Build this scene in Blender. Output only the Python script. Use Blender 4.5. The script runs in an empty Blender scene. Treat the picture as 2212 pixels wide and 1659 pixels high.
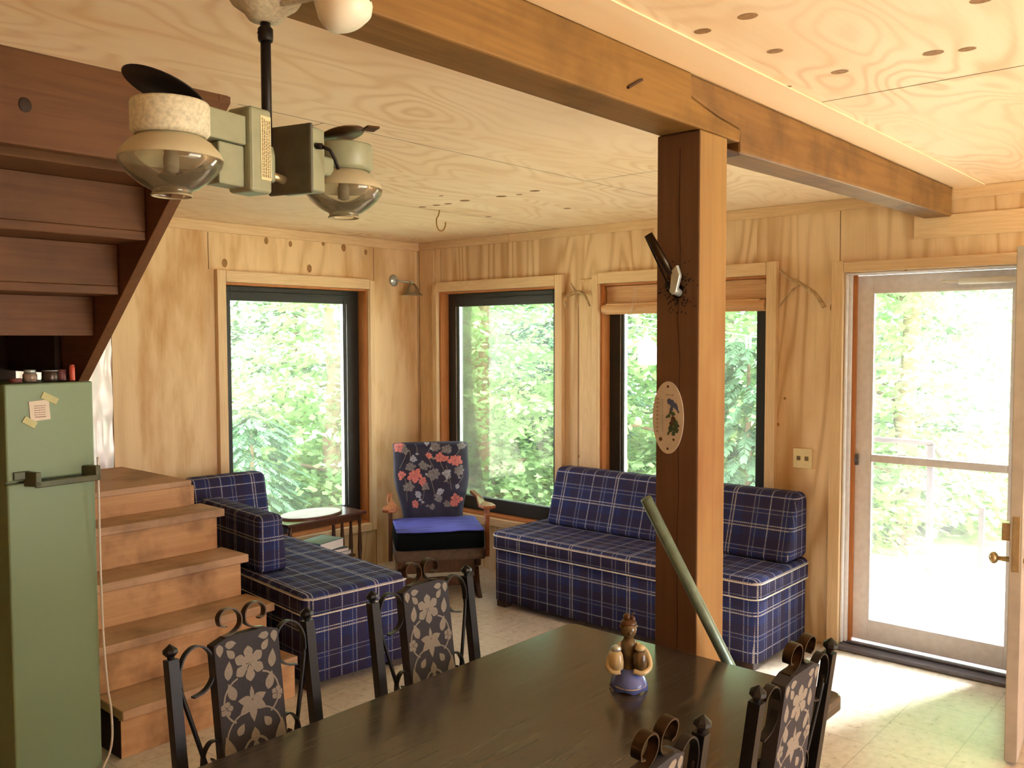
import bpy, bmesh, math, random
from mathutils import Vector, Matrix, Euler, noise as mnoise
random.seed(7)
R = math.radians
sc = bpy.context.scene
COL = sc.collection

# ------------------------------------------------------------------ camera, world, sun, exposure
CAM_H = 1.69
cam_d = bpy.data.cameras.new('camera')
cam_d.sensor_width = 36.0
cam_d.lens = 31.557
cam_d.clip_start = 0.02
cam = bpy.data.objects.new('camera', cam_d)
COL.objects.link(cam)
_p, _y, _r = R(-2.891), R(49.013), R(-0.14)
_f = Vector((math.cos(_p)*math.sin(_y), math.cos(_p)*math.cos(_y), math.sin(_p)))
_rt = Vector((math.cos(_y), -math.sin(_y), 0))
_up = _rt.cross(_f)
_r2 = math.cos(_r)*_rt + math.sin(_r)*_up
_u2 = -math.sin(_r)*_rt + math.cos(_r)*_up
cam.matrix_world = Matrix(((_r2.x, _u2.x, -_f.x, 0), (_r2.y, _u2.y, -_f.y, 0), (_r2.z, _u2.z, -_f.z, CAM_H), (0, 0, 0, 1)))
sc.camera = cam

world = bpy.data.worlds.new('world')
sc.world = world
world.use_nodes = True
_bg = world.node_tree.nodes['Background']
_bg.inputs[0].default_value = (1.0, 0.95, 1.02, 1)
_bg.inputs[1].default_value = 3.6

sun_d = bpy.data.lights.new('sun', 'SUN')
sun_d.energy = 28.0
sun_d.angle = R(14)
sun_d.color = (1.0, 0.96, 0.97)
sun = bpy.data.objects.new('sun', sun_d)
COL.objects.link(sun)
sun.rotation_euler = Vector((0.85, -0.40, 0.80)).to_track_quat('Z', 'Y').to_euler()

sc.view_settings.view_transform = 'Standard'
sc.view_settings.look = 'None'
sc.view_settings.gamma = 1.0
sc.view_settings.use_curve_mapping = False
sc.view_settings.exposure = 1.65
sc.cycles.use_denoising = True
sc.cycles.max_bounces = 10
sc.cycles.diffuse_bounces = 6
sc.cycles.transparent_max_bounces = 16
sc.cycles.sample_clamp_indirect = 8.0

# ------------------------------------------------------------------ node helpers
def srgb(r, g, b):
    f = lambda c: (c/255/12.92) if c/255 <= 0.04045 else ((c/255+0.055)/1.055)**2.4
    return (f(r), f(g), f(b), 1)

class NT:
    def __init__(s, name):
        s.mat = bpy.data.materials.new(name)
        s.mat.use_nodes = True
        s.t = s.mat.node_tree
        s.b = s.t.nodes['Principled BSDF']
        s.out = s.t.nodes['Material Output']
    def n(s, typ, **kw):
        nd = s.t.nodes.new(typ)
        for k, v in kw.items():
            setattr(nd, k, v)
        return nd
    def link(s, a, b):
        s.t.links.new(a, b)
    def put(s, inp, v):
        if isinstance(v, bpy.types.NodeSocket):
            s.link(v, inp)
        elif v is not None:
            inp.default_value = v
    def m(s, op, a, b=None, c=None, clamp=False):
        nd = s.n('ShaderNodeMath', operation=op, use_clamp=clamp)
        s.put(nd.inputs[0], a)
        if b is not None: s.put(nd.inputs[1], b)
        if c is not None: s.put(nd.inputs[2], c)
        return nd.outputs[0]
    def mix(s, f, a, b, blend='MIX'):
        nd = s.n('ShaderNodeMix', data_type='RGBA', blend_type=blend)
        s.put(nd.inputs[0], f); s.put(nd.inputs[6], a); s.put(nd.inputs[7], b)
        return nd.outputs[2]
    def coord(s, which='Object'):
        return s.n('ShaderNodeTexCoord').outputs[which]
    def mapping(s, v, scale=(1, 1, 1), loc=(0, 0, 0), rot=(0, 0, 0)):
        nd = s.n('ShaderNodeMapping')
        s.link(v, nd.inputs[0])
        nd.inputs['Scale'].default_value = scale
        nd.inputs['Location'].default_value = loc
        nd.inputs['Rotation'].default_value = rot
        return nd.outputs[0]
    def noise(s, v, scale=5, detail=2, rough=0.5, dist=0.0):
        nd = s.n('ShaderNodeTexNoise')
        s.link(v, nd.inputs['Vector'])
        nd.inputs['Scale'].default_value = scale
        nd.inputs['Detail'].default_value = detail
        nd.inputs['Roughness'].default_value = rough
        nd.inputs['Distortion'].default_value = dist
        return nd.outputs[0]
    def ramp(s, f, stops, interp='LINEAR'):
        nd = s.n('ShaderNodeValToRGB')
        s.link(f, nd.inputs[0])
        cr = nd.color_ramp
        cr.interpolation = interp
        while len(cr.elements) < len(stops):
            cr.elements.new(0.5)
        for e, (p, c) in zip(cr.elements, stops):
            e.position = p
            e.color = c if len(c) == 4 else (*c, 1)
        return nd.outputs[0]
    def sep(s, v):
        nd = s.n('ShaderNodeSeparateXYZ')
        s.link(v, nd.inputs[0])
        return nd.outputs
    def comb(s, x, y, z):
        nd = s.n('ShaderNodeCombineXYZ')
        s.put(nd.inputs[0], x); s.put(nd.inputs[1], y); s.put(nd.inputs[2], z)
        return nd.outputs[0]
    def bump(s, h, strength=0.2, dist=0.01):
        nd = s.n('ShaderNodeBump')
        s.link(h, nd.inputs['Height'])
        nd.inputs['Strength'].default_value = strength
        nd.inputs['Distance'].default_value = dist
        s.link(nd.outputs[0], s.b.inputs['Normal'])
    def base(s, c, rough=0.5, metal=0.0, spec=None):
        s.put(s.b.inputs['Base Color'], c)
        s.put(s.b.inputs['Roughness'], rough)
        s.put(s.b.inputs['Metallic'], metal)
        if spec is not None: s.b.inputs['Specular IOR Level'].default_value = spec

def plain(name, c, rough=0.5, metal=0.0, var=0.12, nscale=30, spec=None, bump=0.0):
    t = NT(name)
    nz = t.noise(t.coord(), nscale, 3)
    dark = tuple(x*(1-var) for x in c[:3]) + (1,)
    lite = tuple(min(1, x*(1+var)) for x in c[:3]) + (1,)
    t.base(t.ramp(nz, [(0.3, dark), (0.7, lite)]), rough, metal, spec)
    if bump: t.bump(nz, bump, 0.004)
    return t.mat

def plywood(name, axes, light, dark, k=16, sc_=(2.2, 0.45), contrast=0.8, seams=None, blotch=0.5, rough=0.55):
    """contour-line grain; axes = (across, along) picks object axes"""
    t = NT(name)
    o = t.sep(t.coord())
    a, b = o[axes[0]], o[axes[1]]
    # every sheet is 1.22 m wide and gets its own grain
    sheet = t.m('FLOOR', t.m('DIVIDE', t.m('ADD', a, 3.77), 1.22))
    off = t.m('MULTIPLY', sheet, 7.31)
    u = t.m('ADD', t.m('MULTIPLY', a, sc_[0]), off)
    v = t.m('ADD', t.m('MULTIPLY', b, sc_[1]), off)
    vec = t.comb(u, v, off)
    big = t.noise(vec, 1.0, 1.5, 0.45, 0.35)
    ph = t.m('MULTIPLY', big, k*6.283)
    wav = t.m('MULTIPLY_ADD', t.m('SINE', ph), 0.5, 0.5)
    wav = t.m('POWER', wav, 2.4)
    amt = t.noise(t.comb(t.m('MULTIPLY', a, 1.3), t.m('MULTIPLY', b, 0.8), off), 1.1, 2)
    amt = t.m('MULTIPLY', t.m('SUBTRACT', amt, 0.30, clamp=True), 3.0*contrast, clamp=True)
    wav = t.m('MULTIPLY', wav, amt, clamp=True)
    fine = t.noise(t.comb(t.m('MULTIPLY', a, 160), t.m('MULTIPLY', b, 3.0), off), 1, 3, 0.6)
    f = t.m('ADD', t.m('MULTIPLY', wav, 0.75), t.m('MULTIPLY', t.m('SUBTRACT', fine, 0.45), 0.35), clamp=True)
    c = t.mix(f, light, dark)
    bl = t.noise(t.comb(t.m('MULTIPLY', a, 4.5), t.m('MULTIPLY', b, 0.9), off), 1.0, 5, 0.6)
    bl = t.m('MULTIPLY', t.m('SUBTRACT', bl, 0.48, clamp=True), 5.5*blotch, clamp=True)
    c = t.mix(bl, c, tuple(x*y for x, y in zip(dark[:3], (1.08, 1.0, 0.85))) + (1,))
    t.base(c, rough, spec=0.3)
    t.bump(f, 0.08, 0.002)
    return t.mat

def lumber(name, along, light, dark, rough=0.6, k=9, wear=0.25):
    t = NT(name)
    s = [22, 22, 22]; s[along] = 1.1
    v = t.mapping(t.coord(), scale=tuple(s))
    n1 = t.noise(v, 1.0, 3, 0.55, 0.4)
    w = t.m('MULTIPLY_ADD', t.m('SINE', t.m('MULTIPLY', n1, k*6.28)), 0.5, 0.5)
    s2 = [90, 90, 90]; s2[along] = 4
    n2 = t.noise(t.mapping(t.coord(), scale=tuple(s2)), 1.0, 3, 0.6)
    f = t.m('ADD', t.m('MULTIPLY', w, 0.3), t.m('MULTIPLY', n2, 0.6), clamp=True)
    c = t.mix(f, light, dark)
    bl = t.noise(t.coord(), 3.5, 4, 0.6)
    bl = t.m('MULTIPLY', t.m('SUBTRACT', bl, 0.47, clamp=True), 9*wear, clamp=True)
    c = t.mix(bl, c, tuple(x*0.55 for x in dark[:3]) + (1,))
    t.base(c, rough, spec=0.3)
    t.bump(n2, 0.15, 0.003)
    return t.mat

def plaid(name):
    t = NT(name)
    o = t.sep(t.coord())
    nrm = t.sep(t.n('ShaderNodeTexCoord').outputs['Normal'])
    W, K = (1, 1, 1, 1), (0, 0, 0, 1)
    M_ = (0.45, 0.45, 0.45, 1)
    def bars(c, per, shift, stops):
        fr = t.m('FRACT', t.m('ADD', t.m('DIVIDE', c, per), shift))
        return t.ramp(fr, stops, 'CONSTANT')
    white = [(0, K), (0.05, W), (0.068, K), (0.095, W), (0.113, K), (0.27, M_), (0.284, K), (0.33, M_), (0.344, K), (0.52, W), (0.538, K), (0.70, M_), (0.714, K), (0.76, M_), (0.774, K)]
    brown = [(0, K), (0.16, M_), (0.22, K), (0.35, W), (0.50, K), (0.56, M_), (0.66, K), (0.78, W), (0.92, K)]
    tot = None; tb = None
    nz = t.noise(t.coord(), 420, 1)
    for i, per in ((0, 0.37), (1, 0.40), (2, 0.36)):
        an = t.m('ABSOLUTE', nrm[i])
        wgt = t.m('LESS_THAN', an, 0.72)
        others = [k for k in (0, 1, 2) if k != i]
        dsum = t.m('ADD', o[others[0]], o[others[1]])
        dash = t.m('GREATER_THAN', t.m('SINE', t.m('MULTIPLY', dsum, 520)), -0.35)
        dash = t.m('MULTIPLY', t.m('MULTIPLY_ADD', dash, 0.6, 0.35), t.m('MULTIPLY_ADD', t.noise(t.coord(), 60, 2), 1.6, 0.1, clamp=True), clamp=True)
        w1 = t.m('MULTIPLY', t.m('MULTIPLY', bars(o[i], per, 0.13*i, white), wgt), dash)
        b1 = t.m('MULTIPLY', bars(o[i], per, 0.13*i, brown), wgt)
        tot = w1 if tot is None else t.m('MAXIMUM', tot, w1)
        tb = b1 if tb is None else t.m('ADD', tb, t.m('MULTIPLY', b1, 0.7), clamp=True)
    base = t.mix(t.m('MULTIPLY', tb, 0.75), srgb(50, 62, 118), srgb(62, 50, 66))
    base = t.mix(t.m('MULTIPLY', nz, 0.75), base, srgb(24, 28, 52))
    c = t.mix(t.m('MULTIPLY', tot, 0.72), base, srgb(205, 198, 192))
    t.base(c, 0.9, spec=0.15)
    t.bump(nz, 0.5, 0.003)
    return t.mat

def knotted(base_name): pass

def glass_mat(name, tint=(0.97, 1, 0.98, 1), haze=0.0):
    t = NT(name)
    t.t.nodes.remove(t.b)
    tr = t.n('ShaderNodeBsdfTransparent'); tr.inputs[0].default_value = tint
    gl = t.n('ShaderNodeBsdfGlossy'); gl.inputs['Roughness'].default_value = 0.03
    fr = t.n('ShaderNodeFresnel'); fr.inputs[0].default_value = 1.45
    mx = t.n('ShaderNodeMixShader')
    t.link(t.m('MULTIPLY', fr.outputs[0], 0.9), mx.inputs[0]); t.link(tr.outputs[0], mx.inputs[1]); t.link(gl.outputs[0], mx.inputs[2])
    if haze:  # translucent share puts a pale veil of glare and dirt on the glass
        tl = t.n('ShaderNodeBsdfTranslucent'); tl.inputs[0].default_value = (0.9, 0.92, 0.92, 1)
        m2 = t.n('ShaderNodeMixShader')
        dn = t.noise(t.coord(), 3.0, 4, 0.6)
        t.link(t.m('MULTIPLY', dn, haze*2), m2.inputs[0]); t.link(mx.outputs[0], m2.inputs[1]); t.link(tl.outputs[0], m2.inputs[2])
        mx = m2
    t.link(mx.outputs[0], t.out.inputs[0])
    return t.mat

def globe_glass(name, frost):
    t = NT(name)
    t.t.nodes.remove(t.b)
    tr = t.n('ShaderNodeBsdfTransparent'); tr.inputs[0].default_value = (0.975, 0.97, 0.93, 1)
    gl = t.n('ShaderNodeBsdfGlossy'); gl.inputs['Roughness'].default_value = 0.04
    fr = t.n('ShaderNodeFresnel'); fr.inputs[0].default_value = 1.5
    mx = t.n('ShaderNodeMixShader')
    t.link(t.m('MULTIPLY_ADD', fr.outputs[0], 0.8, 0.0, clamp=True), mx.inputs[0]); t.link(tr.outputs[0], mx.inputs[1]); t.link(gl.outputs[0], mx.inputs[2])
    df = t.n('ShaderNodeBsdfDiffuse'); df.inputs[0].default_value = srgb(196, 186, 158)
    m2 = t.n('ShaderNodeMixShader'); m2.inputs[0].default_value = frost
    t.link(mx.outputs[0], m2.inputs[1]); t.link(df.outputs[0], m2.inputs[2])
    t.link(m2.outputs[0], t.out.inputs[0])
    return t.mat

def leaf_mat(name, c1, c2, trans=0.35):
    t = NT(name)
    t.t.nodes.remove(t.b)
    v = t.noise(t.coord(), 2.2, 3)
    v2 = t.noise(t.coord(), 14, 1)
    f = t.m('MULTIPLY_ADD', v, 1.6, -0.3, clamp=True)
    f = t.m('ADD', t.m('MULTIPLY', f, 0.6), t.m('MULTIPLY', v2, 0.4))
    c = t.mix(f, c1, c2)
    df = t.n('ShaderNodeBsdfDiffuse'); t.link(c, df.inputs[0])
    tl = t.n('ShaderNodeBsdfTranslucent'); t.link(c, tl.inputs[0])
    mx = t.n('ShaderNodeMixShader'); mx.inputs[0].default_value = trans
    t.link(df.outputs[0], mx.inputs[1]); t.link(tl.outputs[0], mx.inputs[2])
    t.link(mx.outputs[0], t.out.inputs[0])
    return t.mat

# ------------------------------------------------------------------ materials
M = {}
M['ply_wall'] = plywood('plywood_back_wall', (0, 2), srgb(230, 200, 156), srgb(178, 132, 78), k=9, sc_=(2.4, 0.5), contrast=0.5, blotch=0.7)
M['ply_wall_r'] = plywood('plywood_right_wall', (1, 2), srgb(228, 200, 160), srgb(182, 140, 92), k=11, sc_=(3.4, 0.35), contrast=1.0, blotch=0.45)
M['ply_ceil'] = plywood('plywood_ceiling', (1, 0), srgb(246, 222, 188), srgb(218, 178, 130), k=17, sc_=(3.0, 1.0), contrast=0.75, blotch=0.25)
M['ply_strip'] = plywood('plywood_strip', (1, 0), srgb(240, 214, 178), srgb(222, 184, 138), k=5, sc_=(2.0, 0.5), contrast=0.4, blotch=0.2)
M['knot'] = plain('knot_wood', srgb(148, 108, 58), 0.7, var=0.3, nscale=90)
M['seam'] = plain('seam_gap', srgb(96, 62, 30), 0.9)
M['trim_x'] = lumber('pine_trim_x', 0, srgb(232, 204, 164), srgb(206, 170, 124), wear=0.06)
M['trim_y'] = lumber('pine_trim_y', 1, srgb(232, 204, 164), srgb(206, 170, 124), wear=0.06)
M['trim_z'] = lumber('pine_trim_z', 2, srgb(232, 204, 164), srgb(206, 170, 124), wear=0.06)
M['jamb'] = lumber('stained_jamb', 2, srgb(206, 140, 84), srgb(172, 104, 54), wear=0.1)
M['beam'] = lumber('beam_timber', 0, srgb(142, 104, 52), srgb(108, 74, 34), wear=0.3, k=3)
M['beam_r'] = lumber('beam_timber_rough', 0, srgb(136, 98, 54), srgb(100, 68, 38), wear=0.35, k=3)
M['tread'] = lumber('stair_tread_wood', 0, srgb(190, 154, 120), srgb(158, 122, 90), wear=0.4, k=3)
M['riser'] = lumber('stair_riser_wood', 0, srgb(202, 158, 112), srgb(168, 122, 80), wear=0.5, k=2)
M['flight'] = lumber('upper_flight_wood', 0, srgb(110, 70, 40), srgb(80, 48, 26), wear=0.2, k=4)
M['flight_y'] = lumber('upper_stringer_wood', 1, srgb(112, 74, 46), srgb(82, 52, 32), wear=0.15)
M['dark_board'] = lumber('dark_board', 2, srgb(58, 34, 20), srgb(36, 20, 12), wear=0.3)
M['shim'] = plain('dark_shim', srgb(60, 34, 18), 0.8)
M['black_frame'] = plain('black_window_frame', srgb(34, 36, 34), 0.4, var=0.15)
M['spacer'] = plain('glazing_strip', srgb(190, 200, 200), 0.3, 0.6)
M['glass'] = glass_mat('window_glass')
M['pane'] = glass_mat('hazy_window_glass', haze=0.018)
M['door_pane'] = glass_mat('hazy_door_glass', haze=0.016)
M['plaid'] = plaid('blue_plaid_upholstery')
M['piping'] = plain('cream_piping', srgb(196, 188, 180), 0.8)
M['sofa_foot'] = plain('sofa_foot_wood', srgb(60, 44, 36), 0.5)
M['iron'] = plain('black_iron', srgb(18, 17, 19), 0.45, 0.3, var=0.25, nscale=60)
M['bronze_iron'] = plain('bronzed_iron', srgb(52, 38, 24), 0.32, 0.7, var=0.3, nscale=60)
M['damask_dark'] = plain('damask_ground', srgb(42, 40, 46), 0.8, var=0.2, nscale=200)
M['damask_grey'] = plain('damask_figure', srgb(128, 120, 108), 0.7, var=0.12, nscale=200)
M['navy'] = plain('navy_cover', srgb(38, 40, 66), 0.75, var=0.25, nscale=12, bump=0.1)
M['fl_pink'] = plain('printed_pink_flower', srgb(206, 126, 124), 0.8, var=0.25, nscale=60)
M['fl_grey'] = plain('printed_grey_flower', srgb(126, 126, 132), 0.8, var=0.25, nscale=60)
M['fl_pale'] = plain('printed_pale_flower', srgb(164, 172, 190), 0.8, var=0.2, nscale=60)
M['fl_stem'] = plain('printed_stem', srgb(150, 146, 138), 0.8)
M['velvet_lit'] = plain('velvet_lit', srgb(72, 78, 176), 0.85, var=0.2, nscale=9, bump=0.3)  # lit top of the navy velvet, painted brighter
M['velvet_shaded'] = plain('velvet_shaded', srgb(14, 18, 18), 0.95, var=0.3, nscale=120, spec=0.05)  # shaded front of the same velvet, painted near black
M['brown_cloth'] = plain('brown_cloth', srgb(84, 66, 52), 0.9, var=0.2, nscale=30)
M['arm_wood'] = lumber('chair_arm_wood', 1, srgb(170, 104, 66), srgb(120, 66, 38), rough=0.25, wear=0.05)
M['dark_wood'] = lumber('dark_turned_wood', 2, srgb(92, 58, 34), srgb(56, 34, 20), rough=0.3, wear=0.1)
M['table_wood_small'] = lumber('side_table_top', 0, srgb(98, 66, 54), srgb(66, 42, 34), rough=0.22, wear=0.05)
M['fridge'] = plain('green_enamel', srgb(116, 136, 102), 0.45, var=0.05, nscale=300)
M['fridge_handle'] = plain('fridge_handle_metal', srgb(70, 72, 50), 0.35, 0.4)
M['paper'] = plain('note_paper', srgb(214, 200, 184), 0.9, var=0.04)
M['tape'] = plain('masking_tape', srgb(186, 182, 132), 0.7, var=0.05)
M['ink'] = plain('note_ink', srgb(120, 80, 72), 0.9)
M['rope'] = plain('white_cord', srgb(206, 198, 184), 0.9, nscale=400, var=0.2)
M['foil'] = plain('foil_silver', srgb(205, 200, 194), 0.42, 0.85, var=0.08, nscale=9)
M['aluminium'] = plain('storm_door_aluminium', srgb(232, 230, 234), 0.5, 0.0, var=0.06)
M['door_paint'] = plain('door_slab_paint', srgb(172, 162, 146), 0.6, var=0.1, nscale=14)
M['brass'] = plain('worn_brass', srgb(186, 166, 126), 0.3, 0.7)
M['threshold'] = plain('door_threshold_metal', srgb(110, 108, 118), 0.35, 0.5)
M['pipe'] = plain('grey_green_pipe', srgb(112, 134, 126), 0.35, 0.5, var=0.15)
M['soot'] = plain('soot_spot', srgb(48, 36, 28), 0.9, var=0.4, nscale=120)
M['lamp_green'] = plain('lamp_enamel', srgb(132, 136, 114), 0.4, var=0.08)
M['lamp_white'] = plain('lamp_ceramic', srgb(190, 186, 166), 0.6, var=0.22, nscale=160)
M['lamp_grey'] = plain('lamp_grey_panel', srgb(84, 82, 70), 0.5, 0.3, var=0.2)
M['lamp_dark'] = plain('lamp_dark_metal', srgb(26, 20, 20), 0.5, 0.5)
M['deflector'] = plain('heat_deflector_metal', srgb(96, 70, 44), 0.35, 0.8)
M['mantle'] = plain('lamp_mantle', srgb(110, 104, 90), 0.8)
M['globe_top'] = globe_glass('globe_glass_frosted', 0.72)
M['globe'] = globe_glass('globe_glass_clear', 0.06)
M['shade_glass'] = globe_glass('clear_shade_glass', 0.10)
M['label'] = plain('label_paper', srgb(202, 190, 150), 0.7, var=0.03)
M['print_dark'] = plain('label_print', srgb(86, 66, 44), 0.8)
M['white_paint'] = plain('white_fixture', srgb(226, 220, 206), 0.35, var=0.04)
M['thermo_white'] = plain('thermometer_enamel', srgb(206, 196, 182), 0.5, var=0.03)
M['thermo_blue'] = plain('thermometer_print_blue', srgb(70, 84, 122), 0.7, var=0.3, nscale=200)
M['thermo_green'] = plain('thermometer_print_green', srgb(66, 86, 62), 0.7, var=0.4, nscale=200)
M['thermo_rust'] = plain('thermometer_print_rust', srgb(96, 62, 54), 0.7, var=0.4, nscale=200)
M['map_paper'] = plain('map_paper', srgb(222, 230, 228), 0.6, var=0.12, nscale=9)
M['outlet'] = plain('outlet_ivory', srgb(222, 206, 158), 0.5, var=0.03)
M['outlet_slot'] = plain('outlet_slots', srgb(110, 90, 60), 0.6)
M['antler'] = plain('weathered_wood', srgb(176, 148, 108), 0.8, var=0.25, nscale=40)
M['wire'] = plain('rusty_wire', srgb(150, 108, 40), 0.5, 0.5)
M['blind'] = lumber('woven_blind', 1, srgb(220, 178, 132), srgb(188, 142, 98), wear=0.02)
M['white_glow'] = plain('white_plastic', srgb(245, 245, 245), 0.4, var=0.02)
M['ceramic_brown'] = plain('brown_ceramic', srgb(92, 74, 50), 0.12, var=0.5, nscale=40)
M['ceramic_cream'] = plain('cream_ceramic', srgb(190, 172, 132), 0.12, var=0.15, nscale=40)
M['ceramic_blue'] = plain('blue_ceramic', srgb(88, 104, 172), 0.2, var=0.1)
M['book_teal'] = plain('teal_book_cloth', srgb(96, 128, 130), 0.5)
M['book_grey'] = plain('pale_book_cover', srgb(160, 172, 160), 0.4, var=0.2, nscale=12)
M['book_olive'] = plain('olive_book_cloth', srgb(98, 90, 56), 0.6)
M['pages'] = plain('book_pages', srgb(232, 226, 220), 0.8, var=0.03, nscale=200)
M['can_dark'] = plain('dark_tin', srgb(74, 62, 56), 0.3, 0.6)
M['jar_glass'] = plain('clouded_jar', srgb(150, 130, 116), 0.15, var=0.3, nscale=40)
M['red_plastic'] = plain('red_tube', srgb(214, 92, 70), 0.4)
M['pink_plastic'] = plain('pinkish_lid', srgb(120, 64, 60), 0.5)
M['bark'] = plain('bark', srgb(150, 130, 112), 0.9, var=0.3, nscale=14)
M['leaf_a'] = leaf_mat('maple_leaf', (0.40, 0.60, 0.30, 1), (0.26, 0.44, 0.20, 1), 0.4)
M['leaf_b'] = leaf_mat('far_leaf', (0.31, 0.46, 0.29, 1), (0.19, 0.32, 0.19, 1), 0.3)
M['leaf_c'] = leaf_mat('cedar_leaf', (0.18, 0.33, 0.21, 1), (0.10, 0.21, 0.13, 1), 0.2)
M['leaf_f'] = leaf_mat('fern_leaf', (0.46, 0.60, 0.28, 1), (0.32, 0.48, 0.19, 1), 0.4)
M['leaf_u'] = leaf_mat('undergrowth_leaf', (0.40, 0.56, 0.20, 1), (0.28, 0.44, 0.16, 1), 0.4)
M['rail'] = plain('weathered_rail', srgb(58, 52, 56), 0.8)
M['deck'] = plain('pale_deck_board', srgb(225, 222, 222), 0.7, var=0.04)
M['grate'] = plain('galvanised_grating', srgb(196, 194, 204), 0.5, 0.2)
M['tar'] = plain('exterior_siding', srgb(150, 120, 90), 0.8)

def make_table_mat():
    t = NT('dining_table_laminate')
    v = t.mapping(t.coord(), scale=(3, 70, 70))
    n1 = t.noise(v, 1.0, 4, 0.6, 0.3)
    c = t.ramp(n1, [(0.25, srgb(50, 46, 42)), (0.5, srgb(62, 57, 52)), (0.75, srgb(76, 70, 63))])
    t.base(c, t.m('MULTIPLY_ADD', n1, 0.12, 0.13), spec=0.6)
    t.bump(n1, 0.02, 0.001)
    return t.mat
M['table'] = make_table_mat()

def make_floor_mat():
    t = NT('vinyl_floor_tiles')
    o = t.sep(t.coord())
    fx = t.m('FRACT', t.m('DIVIDE', t.m('ADD', o[0], 10), 0.305))
    fy = t.m('FRACT', t.m('DIVIDE', t.m('ADD', o[1], 10), 0.305))
    e = t.m('MINIMUM', t.m('MINIMUM', fx, t.m('SUBTRACT', 1, fx)), t.m('MINIMUM', fy, t.m('SUBTRACT', 1, fy)))
    line = t.m('LESS_THAN', e, 0.009)
    nz = t.noise(t.coord(), 26, 5, 0.65)
    n2 = t.noise(t.coord(), 1.6, 3)
    c = t.ramp(nz, [(0.3, srgb(182, 170, 152)), (0.55, srgb(206, 196, 180)), (0.75, srgb(218, 210, 196))])
    c = t.mix(t.m('MULTIPLY', n2, 0.35), c, srgb(176, 158, 134))
    c = t.mix(t.m('MULTIPLY', line, 0.45), c, srgb(120, 108, 92))
    t.base(c, t.m('MULTIPLY_ADD', nz, 0.15, 0.22), spec=0.5)
    return t.mat
M['floor'] = make_floor_mat()

def make_post_mat():
    t = NT('post_timber')
    v = t.mapping(t.coord(), scale=(34, 34, 1.3))
    n1 = t.noise(v, 1.0, 3, 0.55, 0.5)
    c = t.mix(n1, srgb(156, 122, 74), srgb(124, 92, 54))
    n2 = t.noise(t.mapping(t.coord(), scale=(6, 6, 2)), 1.0, 3)
    c = t.mix(t.m('MULTIPLY', t.m('SUBTRACT', n2, 0.5, clamp=True), 2.5, clamp=True), c, srgb(120, 70, 34))
    # the face turned to the stair side is darker and browner
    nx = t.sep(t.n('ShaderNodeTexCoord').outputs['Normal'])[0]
    brown_face = t.m('LESS_THAN', nx, -0.5)
    c = t.mix(t.m('MULTIPLY', brown_face, 0.85), c, t.mix(n1, srgb(112, 82, 66), srgb(88, 62, 50)))
    t.base(c, 0.7, spec=0.25)
    t.bump(n1, 0.3, 0.004)
    return t.mat
M['post'] = make_post_mat()

def make_ground_mat():
    t = NT('pale_grass_ground')
    nz = t.noise(t.coord(), 2.0, 6, 0.7)
    t.base(t.ramp(nz, [(0.35, (0.36, 0.44, 0.2, 1)), (0.5, (0.55, 0.56, 0.36, 1)), (0.65, (0.62, 0.58, 0.42, 1))]), 0.95)
    return t.mat
M['ground'] = make_ground_mat()

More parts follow.
